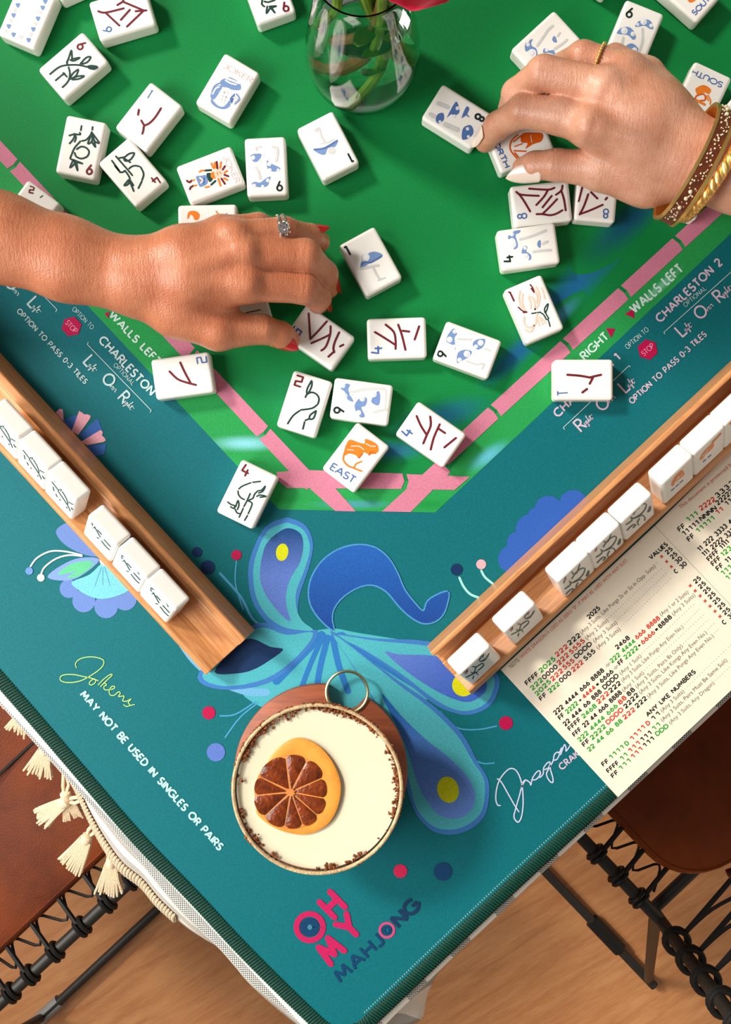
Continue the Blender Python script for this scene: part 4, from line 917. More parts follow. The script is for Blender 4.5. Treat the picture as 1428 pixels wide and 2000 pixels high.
flat(1162, 381, (-.085, .996), 'tile with maroon strokes and an upside-down blue 8, tucked under the palm with bangles', G([[(940, 75), (905, 205)], [(995, 140), (955, 250), (915, 328)], [(915, 325), (1000, 295), (1130, 238)], [(1020, 120), (1080, 180)], [(1155, 190), (1170, 172)]], 4, 'm') + [NM('8', (1158, 320), (-.085, .996), 84, 2.6, 'b')], ZPp)
flat(1029.3, 487, (-.99, .14), 'tile with pale blue mushrooms and a black 4, below the eight-stroke tile', [S(p, 5, 'l') for p in ([(360, 560), (470, 530), (600, 478)], [(485, 675), (560, 665), (645, 660)], [(575, 600), (615, 580)])] + cap([(250, 530), (275, 510), (310, 480), (365, 475), (355, 500), (320, 520), (342, 600), (335, 640), (300, 650), (320, 580), (290, 545), (255, 560)], ((285, 512, 20), (290, 605, 36))) + cap([(375, 690), (385, 640), (405, 620), (430, 630), (420, 670), (460, 700), (465, 740), (440, 755), (445, 715), (400, 690)], ((408, 640, 16), (415, 715, 26))) + [PG([(520, 605), (530, 575), (553, 570), (552, 635), (530, 630)], 'B'), NM('q4', (252, 740), (-.99, .14), 80, 3.6, 'k')], ZPp)
flat(1040.2, 608, (-.394, -.919), 'tile with a pale pink phoenix and a red 1', [S(p, 3.4, 'p') for p in ([(360, 1040), (350, 1110), (370, 1180), (410, 1215)], [(385, 1070), (380, 1130), (395, 1190)], [(440, 1100), (460, 1150), (460, 1200)], [(510, 1000), (545, 1090), (530, 1170), (500, 1210)], [(480, 1010), (520, 1080), (515, 1150)], [(560, 1010), (580, 1060), (590, 1110)], [(450, 1090), (490, 1120), (500, 1210)], [(520, 1250), (510, 1300), (500, 1350), (440, 1380), (400, 1340), (400, 1280)], [(520, 1300), (540, 1360)], [(540, 1280), (570, 1350)], [(500, 1350), (460, 1420), (410, 1400)], [(560, 1290), (600, 1340)])] + G([[(470, 1248), (540, 1238)], [(545, 1235), (580, 1260), (605, 1305)], [(618, 1300), (630, 1330), (640, 1368)], [(592, 1240), (590, 1200), (622, 1158), (612, 1210), (600, 1245), (628, 1295)]], 2.6) + G([[(455, 980), (478, 1010), (492, 1052), (465, 1015)], [(345, 1190), (385, 1225), (425, 1235), (392, 1240)]], 2.6, 'm') + [S([(255, 1050), (270, 1052)], 3, 'm', 'numeral'), S([(268, 1052), (304, 1130)], 3.4, 'm', 'numeral')], ZPp)
flat(1333, 370, (.30, -.95), 'tile with a dark scribbled picture, peeking out under the bangles', [S([(560, 1740), (620, 1790), (700, 1770), (790, 1700)], 4, 'k'), S([(600, 1765), (640, 1705), (720, 1742)], 3, 'k'), S([(650, 1720), (760, 1700)], 3, 'k')], ZBr)
flat(723.7, 515.9, (-.48, -.876), 'tile with a single blue and white mushroom and a black 1', [PG([(943, 385), (948, 350), (962, 325), (1000, 290), (1040, 285), (1080, 305), (1052, 332), (1000, 352), (958, 388)], 'B'), S([(950, 362), (975, 345), (1005, 350), (1070, 312)], 3, 'B2'), DC((973, 318), 27, 'w'), DC((968, 322), 19, 'l'), DC((975, 318), 17, 'w', 3), S([(950, 386), (1000, 376), (1052, 366)], 5, 'l'), S([(1020, 380), (1046, 430), (1062, 452)], 4.5, 'l'), S([(1050, 458), (1092, 442)], 3, 'l'), NM('q1', (868, 277), (-.48, -.876), 52, 4.2, 'k')], Z25)
flat(625, 661.8, (-.82, -.573), 'tile with forked maroon strokes and a blue 5, touching the red thumbnail', G([[(195, 100), (200, 170), (205, 252)], [(305, 148), (250, 210), (205, 255)], [(328, 178), (325, 230), (300, 300), (272, 325)], [(325, 228), (270, 255), (212, 280)], [(380, 215), (355, 270), (345, 310), (350, 335)], [(350, 330), (315, 362)], [(385, 300), (405, 290)]], 4.2, 'm') + [NM('q5', (122, 207), (-.82, -.573), 54, 3.6, 'b')], ZB)
flat(774.5, 663.8, (-1, .03), 'tile with maroon strokes and a blue 4, lying beside the blue 5 tile', G([[(597, 213), (650, 245), (720, 290)], [(662, 168), (710, 210), (722, 260), (722, 315)], [(738, 168), (760, 230), (782, 320)], [(765, 205), (805, 210)], [(865, 178), (838, 258)]], 4.2, 'm') + [NM('q4', (607, 322), (-1, .03), 60, 3.4, 'b')], ZB)
flat(911.1, 686.6, (-.936, -.35), 'tile with glossy pale blue mushrooms and a dark 9, near the pink phoenix tile', [S(p, 3.5, 'l') for p in ([(1100, 255), (1180, 258)], [(1155, 390), (1210, 408), (1255, 405), (1245, 435)], [(1265, 315), (1295, 325)])] + cap([(1030, 270), (1040, 230), (1075, 190), (1095, 225), (1080, 250), (1087, 320), (1065, 290)], ((1080, 210, 12), (1050, 258, 18), (1078, 300, 12))) + cap([(1190, 290), (1210, 260), (1265, 255), (1255, 300), (1220, 320)], ((1238, 278, 18), (1210, 300, 12))) + cap([(1095, 400), (1100, 340), (1140, 320), (1185, 330), (1170, 360), (1130, 385)], ((1155, 345, 20), (1110, 382, 14))) + [NM('9', (1003, 348), (-.936, -.35), 54, 3.6, 'k')], ZB)
flat(596, 791.3, (.3, -.95), 'tile with one curling green bamboo shoot and a red 2', G([[(212, 508), (185, 560), (188, 590), (212, 545), (215, 512)], [(175, 608), (185, 590), (215, 578), (245, 592), (258, 620), (250, 650)], [(245, 655), (215, 675), (148, 685)], [(140, 690), (100, 720), (68, 768)], [(240, 690), (205, 715), (200, 740), (225, 735), (240, 692)], [(195, 740), (175, 748)], [(170, 758), (160, 800)]], 3.4) + [NM('q2', (135, 510), (.3, -.95), 60, 3.6, 'm')], ZB)
flat(706.2, 786.5, (-.99, -.137), 'tile with matte blue mushrooms and a dark 9, touching the curled bamboo 2 tile', [S([(450, 580), (540, 560), (650, 556)], 6, 'l', lv=0), S([(590, 700), (665, 682)], 6, 'l', lv=0), S([(640, 560), (665, 570), (660, 680)], 4, 'l', lv=0)] + cap([(390, 555), (425, 525), (447, 535), (435, 560), (450, 600), (467, 635), (430, 620), (415, 575)], ((405, 540, 12), (412, 600, 18), (455, 590, 12))) + cap([(475, 650), (510, 610), (550, 615), (540, 660), (515, 670), (537, 722), (510, 730), (480, 690)], ((520, 618, 16), (498, 702, 16), (540, 690, 12))) + cap([(575, 625), (615, 570), (630, 600), (622, 655), (590, 650)], ((590, 590, 18),)) + [NM('9', (378, 688), (-.99, -.137), 58, 3.8, 'k')], ZB)
flat(840.9, 849.9, (-.82, -.57), 'tile with maroon strokes and a blue 4, on the pink border by EAST', G([[(850, 722), (875, 780), (908, 832)], [(932, 725), (935, 780), (912, 835), (890, 888)], [(990, 772), (955, 850), (935, 925)], [(985, 800), (1022, 825)], [(1088, 855), (1018, 912)]], 4.2, 'm') + [NM('q4', (792, 820), (-.82, -.57), 58, 3.4, 'b')], ZB)
flat(695.3, 895, (.605, -.796), 'EAST tile with a leaping orange fish, lying on the pink border', [PG([(430, 880), (450, 865), (500, 882), (535, 888), (540, 860), (600, 885), (620, 915), (612, 945), (560, 955), (530, 942), (500, 980), (482, 960), (440, 950), (415, 962), (410, 935)], 'o'), S([(412, 945), (405, 985), (430, 1020), (470, 1038), (516, 1056)], 3.4, 'o'), S([(470, 1038), (482, 1012), (516, 998)], 3, 'o'), S([(440, 900), (420, 905)], 2.6, 'o'), S([(455, 905), (500, 905), (530, 925)], 2.4, 'p', lv=4), S([(545, 890), (575, 905), (600, 905)], 2.4, 'p', lv=4), S([(430, 925), (470, 930)], 2, 'p', lv=4), S([(560, 958), (575, 940), (600, 948)], 2.4, 'o2', lv=4), S([(500, 975), (520, 950)], 2.4, 'o2', lv=4), TX('EAST', (335, 1025), (472, 1112), 42, 2.4, 'b')], ZB)
flat(485.4, 965.8, (.44, -.9), 'tile with looping green bamboo stems and a red 4, half on the teal border', G([[(775, 715), (670, 728)], [(640, 735), (560, 765), (510, 790), (475, 820)], [(462, 850), (470, 900), (505, 945), (550, 968)], [(632, 885), (590, 980), (545, 1065)], [(600, 985), (650, 1010), (655, 1050), (605, 1165)], [(595, 1190), (555, 1258)], [(620, 975), (670, 950), (685, 910), (700, 885)], [(700, 885), (740, 848), (790, 838), (842, 783), (810, 852), (750, 878)], [(725, 925), (770, 905), (852, 924), (770, 936)], [(535, 1090), (500, 1170), (478, 1215)], [(490, 1165), (450, 1155), (420, 1100)], [(320, 1003), (370, 1040), (418, 1055), (402, 1092), (360, 1070)], [(430, 1070), (460, 983), (476, 1040), (455, 1107)]], 3.0) + [NM('q4', (570, 562), (.44, -.9), 140, 3.8, 'm')], ZFf)
flat(360.3, 736.6, (.99, -.14), 'tile with two joined maroon strokes and a blue 2, over the CHARLESTON lettering', G([[(1047, 500), (1075, 560), (1105, 615)], [(985, 552), (1030, 595), (1080, 615), (1138, 630)]], 4.2, 'm') + [NM('q2', (1172, 485), (.99, -.14), 54, 2.6, 'b')], (0, 540, .33613))
flat(1136.1, 744.2, (-1, 0), 'tile with one maroon stroke and a blue 1, covering part of the mat lettering', G([[(492, 1147), (560, 1152), (625, 1163)], [(620, 1163), (645, 1156), (685, 1147)], [(640, 1160), (620, 1198)], [(605, 1228), (578, 1248)]], 4.4, 'm') + [S([(435, 1253), (492, 1250)], 2.4, 'b', 'numeral'), S([(437, 1243), (437, 1263)], 2.4, 'b', 'numeral')], (940, 340, .34174))
flat(470, 608, (.96, -.27), 'tile held under the palm of the hand with red nails', [S([(240, 665), (345, 640)], 3, 'l'), S([(250, 655), (335, 636)], 2, 'm')], Z25)
flat(58.4, 426, (.6, -.8), 'tile with a red 2 mostly hidden below the bare forearm', [NM('q2', (550, 985), (.2, -.98), 110, 3, 'm'), S([(745, 1090), (700, 1120)], 2, 'g')], Z6)

# ---------------------------------------------------------------- racks
def rack(name, a, b, prof, label):
    """a, b: outer bottom edge in the photo; local X along the rack, Y towards the player, Z up"""
    A_, B_ = at(*a, 0.6), at(*b, 0.6); d = (B_ - A_); L = d.length; d.normalize()
    y = Vector((-d.y, d.x, 0))
    if y.y > 0: y = -y
    A_ = A_.copy(); A_.z = TZ + 0.0007
    mw = Matrix(((d.x, y.x, 0, A_.x), (d.y, y.y, 0, A_.y), (0, 0, 1, A_.z), (0, 0, 0, 1)))
    root = empty(name, None, mat=mw, label=label, cat='tile rack')
    def ext(part, pr, x0=0.0, x1=None):
        x1 = L if x1 is None else x1
        n_ = len(pr); V = [(x0, p[0] / 1000, p[1] / 1000) for p in pr] + [(x1, p[0] / 1000, p[1] / 1000) for p in pr]
        tri = tessellate_polygon([[Vector((p[0], p[1], 0)) for p in pr]])
        Fc = [list(t) for t in tri] + [[n_ + i for i in t] for t in tri] + [[i, (i + 1) % n_, n_ + (i + 1) % n_, n_ + i] for i in range(n_)]
        bm = bmesh.new(); vs = [bm.verts.new(v) for v in V]
        for f in Fc: bm.faces.new([vs[i] for i in f])
        bmesh.ops.recalc_face_normals(bm, faces=bm.faces)
        me = bpy.data.meshes.new(part); bm.to_mesh(me); bm.free()
        o = obj(part, me, root, M['rack_wood'])
        bv = o.modifiers.new('edge', 'BEVEL'); bv.width = 0.0005; bv.segments = 2; bv.limit_method = 'ANGLE'
        return o
    for part, pr in prof: ext(part, pr)
    return root, mw, L
lr, lmw, lL = rack('wooden_tile_rack', (-260, 405 - 0), (498, 1230), [('back_wall', [(0, 0), (3.2, 29), (4.2, 30), (8.8, 30), (9.6, 29), (11.5, 12), (11.5, 0)]), ('tile_shelf', [(11.52, 0), (11.52, 10.5), (15, 8.8), (25.6, 8.8), (37.4, 14.4), (39.2, 14.5), (41.0, 12.5), (41.0, 0)])], 'wooden tile rack with six tiles, on the side of the Jokers lettering')
rr, rmw, rL = rack('wooden_tile_rack', (834, 1261), (1620, 524), [('back_wall', [(0, 0), (0.4, 29), (1.2, 30), (3.4, 30), (3.9, 29.4), (4.1, 0.8), (4.1, 0)]), ('tile_shelf', [(4.12, 0), (4.12, 0.8), (13.4, 0.8), (13.7, 10.4), (14.4, 10.9), (24.6, 10.3), (36.6, 16.0), (38.0, 16.1), (40.9, 10.5), (41.8, 9.0), (41.8, 0)])], 'wooden tile rack with a dark slot, beside the printed score card')
LEAN = math.radians(26)
def rack_tile(mw, px, py, ybase, zbase, label, marks, Z, group):
    inv = mw.inverted(); o = inv @ CAM; q = inv @ at(px, py, 0); d = q - o
    zt = zbase + TL * math.cos(LEAN) - 0.001
    x = (o + d * ((zt - o.z) / d.z)).x
    # tile axes in rack space: +Y of the tile = up the leaning face, +Z = towards the player
    up = Vector((0, -math.sin(LEAN), math.cos(LEAN))); nf = Vector((0, math.cos(LEAN), math.sin(LEAN))); rt = up.cross(nf)
    front = Vector((x, ybase, zbase))                         # bottom front edge of the tile
    org = front + up * (TL / 2) - nf * TH
    loc = Matrix(((rt.x, up.x, nf.x, org.x), (rt.y, up.y, nf.y, org.y), (rt.z, up.z, nf.z, org.z), (0, 0, 0, 1)))
    make_tile(mw @ loc, label, marks, Z, group)
def shift(ms, dx, dy):
    out = []
    for m in ms:
        if m[1] in 'sp': out.append((m[0], m[1], [(x + dx, y + dy) for x, y in m[2]]) + m[3:])
        else: out.append(m)
    return out
ZR = (0, 740, .14006); ZR2 = (160, 960, .25210); ZQ1 = (820, 1080, .18207); ZW = (1040, 900, .18207); ZV = (1228, 740, .14006)
L2 = G([[(345, 970), (430, 1080)], [(360, 1040), (375, 1095)], [(430, 1105), (450, 1075), (480, 1080), (465, 1100)], [(490, 1105), (545, 1200), (570, 1280)], [(400, 1140), (420, 1180)], [(440, 1110), (560, 1290), (600, 1375)], [(452, 1215), (462, 1228)], [(580, 1250), (635, 1285)], [(615, 1330), (640, 1370)], [(545, 1322), (560, 1336)]], 1.5) + [S([(330, 880), (345, 905)], 1.8, 'm', 'numeral'), S([(365, 940), (390, 970)], 1.8, 'm', 'numeral'), S([(345, 905), (385, 935)], 1.2, 'm', 'numeral')]
L6 = G([[(555, 780), (570, 775)], [(565, 770), (610, 850)], [(590, 795), (620, 830)], [(640, 805), (655, 825)], [(670, 845), (682, 880)], [(585, 855), (600, 860)], [(620, 880), (650, 920), (682, 950)], [(640, 870), (690, 925)], [(650, 830), (690, 870)], [(545, 745), (552, 760)]], 1.7) + [S([(545, 705), (575, 715), (580, 745), (548, 735)], 2.4, 'g', 'numeral')]
R1 = G([[(500, 1335), (620, 1275)], [(570, 1350), (580, 1320)], [(555, 1280), (580, 1290), (600, 1230), (570, 1220)], [(610, 1290), (625, 1305)], [(600, 1230), (660, 1190), (685, 1190), (680, 1215), (630, 1260)], [(640, 1155), (660, 1110), (685, 1085), (675, 1120)], [(650, 1165), (700, 1150), (745, 1080), (715, 1130), (665, 1160)]], 2.0) + [S([(468, 1285), (515, 1250), (500, 1240), (475, 1265), (515, 1268), (490, 1295)], 1.8, 'm', 'numeral')]
R5 = G([[(1085, 500), (1100, 525), (1140, 510), (1170, 425)], [(1085, 575), (1130, 510), (1190, 465), (1225, 470), (1210, 520), (1170, 570), (1110, 610)], [(1240, 545), (1265, 490), (1265, 530), (1240, 550)], [(1010, 685), (1070, 640), (1060, 605), (1085, 620), (1140, 600), (1180, 585), (1210, 610), (1205, 640)], [(1020, 745), (1075, 690), (1110, 690), (1080, 720)], [(1140, 690), (1130, 660), (1150, 620)]], 2.2) + [S([(970, 595), (1020, 555), (1000, 620)], 2.2, 'm', 'numeral')]
R6 = [PG([(590, 1480), (620, 1400), (690, 1310), (745, 1270), (780, 1330), (720, 1390), (650, 1450), (620, 1495)], 'o'), S([(640, 1450), (700, 1350)], 2, 'p', lv=3), S([(690, 1390), (745, 1330)], 2, 'p', lv=3), S([(600, 1560), (640, 1525)], 1.6, 'b', 'lettering'), S([(660, 1505), (700, 1470)], 1.6, 'b', 'lettering'), S([(720, 1450), (760, 1415)], 1.6, 'b', 'lettering')]
R7 = [PG([(990, 1125), (1030, 1040), (1110, 950), (1180, 890), (1190, 940), (1140, 1000), (1080, 1050), (1030, 1120)], 'o'), S([(1170, 890), (1230, 830), (1290, 762)], 3, 'o'), S([(1030, 1080), (1100, 990)], 2, 'p', lv=3), S([(1040, 1160), (1080, 1125)], 1.6, 'b', 'lettering'), S([(1110, 1100), (1150, 1062)], 1.6, 'b', 'lettering')]
R8 = [PG([(1400, 620), (1428, 575), (1470, 540), (1460, 600), (1420, 640)], 'o')]
gl, gr = 'tiles standing in the rack beside the Jokers lettering', 'tiles standing in the slotted rack beside the score card'
LT1 = 'standing bamboo tile with a maroon numeral in the rack by the Jokers lettering'
LT2 = 'standing tile with scattered green dashes in the rack by the Jokers lettering'
for (p, q, mk_, Zz, lb) in (((12, 770), (66, 829), shift(L2, -428, -416), ZR, LT1), ((70, 832), (123, 891), shift(L2, -26, 24), ZR, LT1), ((125, 895), (180, 949), shift(L2, 377, 467), ZR, LT1), ((208, 979), (258, 1036), shift(L6, -469, -497), ZR2, LT2), ((266, 1042), (316, 1101), shift(L6, -240, -239), ZR2, LT2), ((321, 1105), (374, 1162), shift(L6, -14, 13), ZR2, LT2)):
    rack_tile(lmw, (p[0] + q[0]) / 2, (p[1] + q[1]) / 2, 0.0372, 0.0150, lb, mk_, Zz, gl)
for (p, q, mk_, Zz, lb) in (((872, 1289), (931, 1235), R1, ZQ1, 'standing bamboo 5 tile at the open end of the slotted rack'), ((960, 1209), (1020, 1151), shift(R1, 485, -457), ZQ1, 'standing bamboo 5 tile alone beside the bamboo 7 trio'),
                            ((1065, 1109), (1126, 1057), shift(R5, -660, 690), ZW, 'standing bamboo 7 tile of the trio in the slotted rack'), ((1127, 1055), (1186, 998), shift(R5, -322, 350), ZW, 'standing bamboo 7 tile of the trio in the slotted rack'), ((1186, 991), (1244, 935), R5, ZW, 'standing bamboo 7 tile of the trio in the slotted rack'),
                            ((1268, 921), (1330, 865), R6, ZV, 'standing tile with a round orange fish, next to the bamboo 7 trio in the rack'), ((1332, 862), (1389, 806), R7, ZV, 'standing tile with a long-tailed orange fish in the slotted rack'), ((1389, 803), (1447, 748), R8, ZV, 'standing tile after the long-tailed fish tile in the slotted rack')):
    rack_tile(rmw, (p[0] + q[0]) / 2, (p[1] + q[1]) / 2, 0.0364, 0.0166, lb, mk_, Zz, gr)

# ---------------------------------------------------------------- score card
card = empty('score_card', at(1207, 1557, 0.5), label='cream folded score card printed with rows of numbers', cat='score card')
cl = card.location
HC = 0.7
u0, u1 = (973 - 3, 1305 + 3), (1207, 1557)
def chh(x, y): return 0.9 + 2.0 * min(1.2, max(0, ((x - 973) * .68 + (y - 1305) * .733) / 340.0))   # the card rises over the stitched mat edge
def cpt(x, y, dz): return at(x, y, chh(x, y)) + Vector((0, 0, dz + 0.00003)) - cl
fold_a, fold_b = (1272, 1030), (1512, 1255)
def panel(name, pts, h0):
    V = [at(x, y, chh(x, y)) - cl for x, y in pts] + [at(x, y, chh(x, y) - 0.3) - cl for x, y in pts]
    n_ = len(pts)
    MB().add(V, [list(range(n_)), list(range(2 * n_ - 1, n_ - 1, -1))] + [[i, (i + 1) % n_, n_ + (i + 1) % n_, n_ + i] for i in range(n_)]).build(name, M['card'], card, smooth=False)
panel('card_panel', [(978, 1308), (1207, 1557), (1511, 1270), (1279, 1027)], 0.45)
panel('card_panel', [(1279.4, 1026.6), (1511.4, 1269.6), (1900, 890), (1661.5, 652.5)], 0.45)
ZC = (960, 1000, .32773); ZC2 = (1228, 860, .18993)
KK, RR, GG_, GY = (28, 24, 22), (206, 58, 44), (38, 158, 44), (110, 100, 88)
inks = {}
def ctext(Z, items, cap, w, c):
    s = inks.setdefault((Z[0], c), Ink(cpt))
    for t, a, b in items:
        a_, b_ = np.array(zz(Z, *a)), np.array(zz(Z, *b)); u_ = (b_ - a_) / np.linalg.norm(b_ - a_) * w * 0.62
        s.text(t, tuple(a_ + u_), tuple(b_ - u_), (cap - 3.5) * Z[2], w, c, 1, track=0.24)
def cfont(Z, items, cap, c, bold=0.0):
    """mixed case small print from Blender's built-in face, condensed to fit"""
    s = inks.setdefault((Z[0], c), Ink(cpt))
    for t, a, b in items:
        cu = bpy.data.curves.new('t', 'FONT'); cu.body = t; cu.offset = bold; cu.resolution_u = 3
        o = bpy.data.objects.new('t', cu); COL.objects.link(o)
        dg = bpy.context.evaluated_depsgraph_get(); me = bpy.data.meshes.new_from_object(o.evaluated_get(dg))
        xs = [v.co.x for v in me.vertices]; x0, x1 = min(xs), max(xs)
        p0, p1 = np.array(zz(Z, *a)), np.array(zz(Z, *b)); d = p1 - p0; L = np.linalg.norm(d); d /= L; up = np.array((d[1], -d[0]))
        k = cap * Z[2] / 0.73
        bI = len(s.V); Ink.count += 1
        for v in me.vertices:
            q = p0 + d * ((v.co.x - x0) / (x1 - x0) * L) + up * (v.co.y * k - cap * Z[2] * 0.5)
            s.V.append(s.f(q[0], q[1], s.step)); s.C.append(lin(c))
        for f in me.polygons: s.F.append([bI + i for i in f.vertices])
        bpy.data.objects.remove(o); bpy.data.curves.remove(cu); bpy.data.meshes.remove(me)
BC, BW = 27, 2.1
ctext(ZC, [('VALUES', (942, 277), (1046, 186)), ('2025', (572, 632), (643, 566)), ('2468', (740, 812), (820, 742)), ('ANY LIKE NUMBERS', (922, 1213), (1212, 945)), ('FFFF', (203, 1025), (278, 958)), ('222', (455, 787), (527, 728)), ('0000', (305, 992), (390, 914)), ('DDDD', (495, 867), (595, 778)), ('FF', (287, 1118), (327, 1082)), ('000', (405, 1010), (472, 953)), ('555', (550, 880), (615, 822)),
           ('222 4444 666 8888', (372, 1203), (667, 936)), ('FF', (400, 1232), (432, 1203)), ('+', (520, 1129), (537, 1113)), ('=', (622, 1035), (640, 1019)), ('6666', (646, 1012), (722, 942)), ('FF', (756, 907), (786, 879)), ('+', (872, 803), (889, 787)), ('=', (974, 708), (992, 691)), ('8888', (996, 688), (1070, 618)), ('22 444 66 888 DDDD', (429, 1270), (754, 968)), ('FFFF', (458, 1297), (530, 1230)), ('222', (700, 1071), (767, 1013)), ('FFF 22 44 666 8888', (486, 1332), (772, 1068)), ('88', (808, 1092), (850, 1050)), ('FF', (543, 1392), (582, 1356)), ('2222', (790, 1166), (872, 1083)), ('222', (858, 1162), (922, 1103)),
           ('FF', (658, 1508), (697, 1478)), ('11', (955, 1237), (1002, 1193)), ('FFFF', (688, 1548), (757, 1488)), ('111', (890, 1362), (952, 1308)), ('FF', (715, 1578), (754, 1544)), ('111', (905, 1397), (967, 1343)),
           ('25', (1038, 247), (1075, 213)), ('25', (1068, 275), (1103, 243)), ('30', (1096, 303), (1133, 270)), ('C', (1090, 360), (1106, 346)), ('30', (1124, 333), (1160, 300))] + [('25', (1206 + 29 * i, 421 + 31 * i), (1244 + 29 * i, 387 + 31 * i)) for i in range(7)] + [('C', (1377, 665), (1394, 649)), ('30', (1410, 632), (1448, 597))], BC, BW, KK)
ctext(ZC, [('222', (381, 857), (452, 794)), ('222', (393, 907), (457, 844)), ('5555', (465, 841), (552, 760)), ('222', (354, 1002), (422, 938)), ('555', (425, 932), (491, 879)), ('222', (478, 947), (543, 888)), ('666 8888', (857, 752), (1000, 625)), ('4444', (543, 1107), (617, 1038)), ('6666', (892, 782), (970, 710)), ('222', (628, 1138), (697, 1073)), ('88', (757, 1142), (799, 1098)), ('DDDD', (684, 1260), (782, 1170)), ('222', (784, 1230), (852, 1170)), ('1111', (829, 1357), (912, 1273)), ('D', (922, 1266), (942, 1249)), ('111', (818, 1428), (882, 1368)), ('111', (834, 1464), (897, 1403))], BC, BW, RR)
ctext(ZC, [('2025', (285, 952), (377, 868)), ('222', (234, 1057), (302, 993)), ('2025', (262, 1090), (350, 1003)), ('222', (339, 1072), (402, 1018)), ('222 4444', (708, 893), (854, 763)), ('2222', (443, 1197), (512, 1133)), ('2222', (790, 872), (870, 803)), ('2468', (539, 1224), (622, 1148)), ('222 4444 666', (516, 1364), (747, 1148)), ('2222', (590, 1352), (677, 1270)), ('22 44 66 88', (573, 1422), (777, 1238)), ('1111', (703, 1467), (787, 1393)), ('D', (796, 1387), (815, 1369)), ('11', (769, 1475), (808, 1438)), ('11', (960, 1297), (1003, 1258)), ('111', (761, 1532), (827, 1473)), ('DDD', (978, 1328), (1052, 1268))], BC, BW, GG_)
ctext(ZC, [('X', (1006, 273), (1022, 258)), ('X', (1036, 303), (1052, 288)), ('X', (1064, 333), (1080, 318))] + [('X', (1176 + 29.5 * i, 447 + 30.5 * i), (1193 + 29.5 * i, 431 + 30.5 * i)) for i in range(7)], 18, 2.2, RR)
cfont(ZC, [('WHITE DRAGON IS USED AS ZERO "0". IT MAY BE USED WITH ANY SUIT.', (172, 867), (808, 282))], 22, (206, 84, 60), 0.0)
cfont(ZC, [('NOTE:', (110, 924), (165, 873)), ('(Any 3 Suits, Like Pungs 2s or 5s in Opp. Suits)', (530, 720), (972, 318)), ('(Any 2 Suits)', (560, 753), (690, 640)), ('(Any 3 Suits)', (608, 769), (742, 653)), ('(Any 3 Suits)', (628, 810), (762, 693)), ('-or-', (678, 920), (707, 893)), ('(Any 1 or 2 Suits)', (1005, 612), (1167, 473)), ('-or-', (726, 934), (753, 909)), ('(Any 3 Suits)', (1078, 610), (1207, 490)), ('(Any 1 Suit)', (765, 963), (887, 853)), ('(Any 3 Suits, Like Pungs Any Even No.)', (775, 1006), (1137, 678)), ('(Any 1 Suit)', (780, 1063), (902, 953)), ('(Any 3 Suits, Pairs 8s Only)', (860, 1043), (1132, 793)), ('(Any 3 Suits, Like Kongs Any Even No.)', (882, 1077), (1277, 713)), ('(Any 3 Suits, Like Pungs Any Even No.)', (930, 1100), (1317, 733)), ('(Any 3 Suits)', (1010, 1186), (1142, 1063)), ('(Any 3 Suits, Pairs Must Be Same Suit)', (1012, 1242), (1397, 878)), ('(Any 3 Suits, Any Dragon)', (1060, 1257), (1322, 1013))], 25, GY)
s = inks[(ZC[0], GY)]
for a, b in (((980, 308), (998, 292)), ((700, 630), (1025, 325)), ((752, 642), (1055, 352)), ((775, 682), (1080, 384)), ((1172, 468), (1180, 460)), ((898, 842), (1218, 538)), ((1150, 668), (1250, 568)), ((912, 942), (1275, 600)), ((1145, 782), (1305, 628)), ((1290, 700), (1335, 655)), ((1330, 722), (1362, 690)), ((1155, 1052), (1440, 780)), ((1335, 1002), (1445, 900))):
    L = math.hypot(b[0] - a[0], b[1] - a[1]); k = int(L / 20) + 1
    for i in range(k):
        q = zz(ZC, a[0] + (b[0] - a[0]) * i / k, a[1] + (b[1] - a[1]) * i / k); s.poly(disc(q[0], q[1], 0.75, n=5), GY, 1)
B2C, B2W = 48, 2.2
ctext(ZC2, [('FF', (508, 925), (578, 868)), ('3333', (892, 580), (1075, 425)), ('11111', (555, 968), (720, 832)), ('NNNN', (730, 815), (898, 685)), ('22222', (900, 655), (1065, 515)), ('FF', (605, 1028), (672, 968)), ('11', (995, 660), (1055, 608)), ('11 222 3333 4', (712, 1130), (1060, 822)), ('111 2222 333', (758, 1180), (1080, 915)), ('FFFF 1111 2', (810, 1232), (1075, 980)), ('FFF', (852, 1280), (942, 1198)), ('FF 11', (902, 1330), (1045, 1205)), ('22', (1070, 1180), (1130, 1130))], B2C, B2W, KK)
ctext(ZC2, [('2222', (728, 708), (884, 596)), ('11', (898, 750), (968, 697))], B2C, B2W, RR)
ctext(ZC2, [('111', (597, 825), (708, 742)), ('11111', (697, 940), (878, 787)), ('1234', (953, 1183), (1090, 1060)), ('1111', (953, 1375), (1090, 1262)), ('111', (1003, 1425), (1100, 1340))], B2C, B2W, GG_)
cfont(ZC2, [('This document is protected by law', (522, 692), (1140, 165))], 40, (196, 84, 60))
for (zx, c), s in inks.items():
    nm = {KK: 'black_print', RR: 'red_print', GG_: 'green_print', GY: 'grey_print'}.get(c, 'red_note')
    s.build(nm, card, M['card_ink'], kind='stuff')
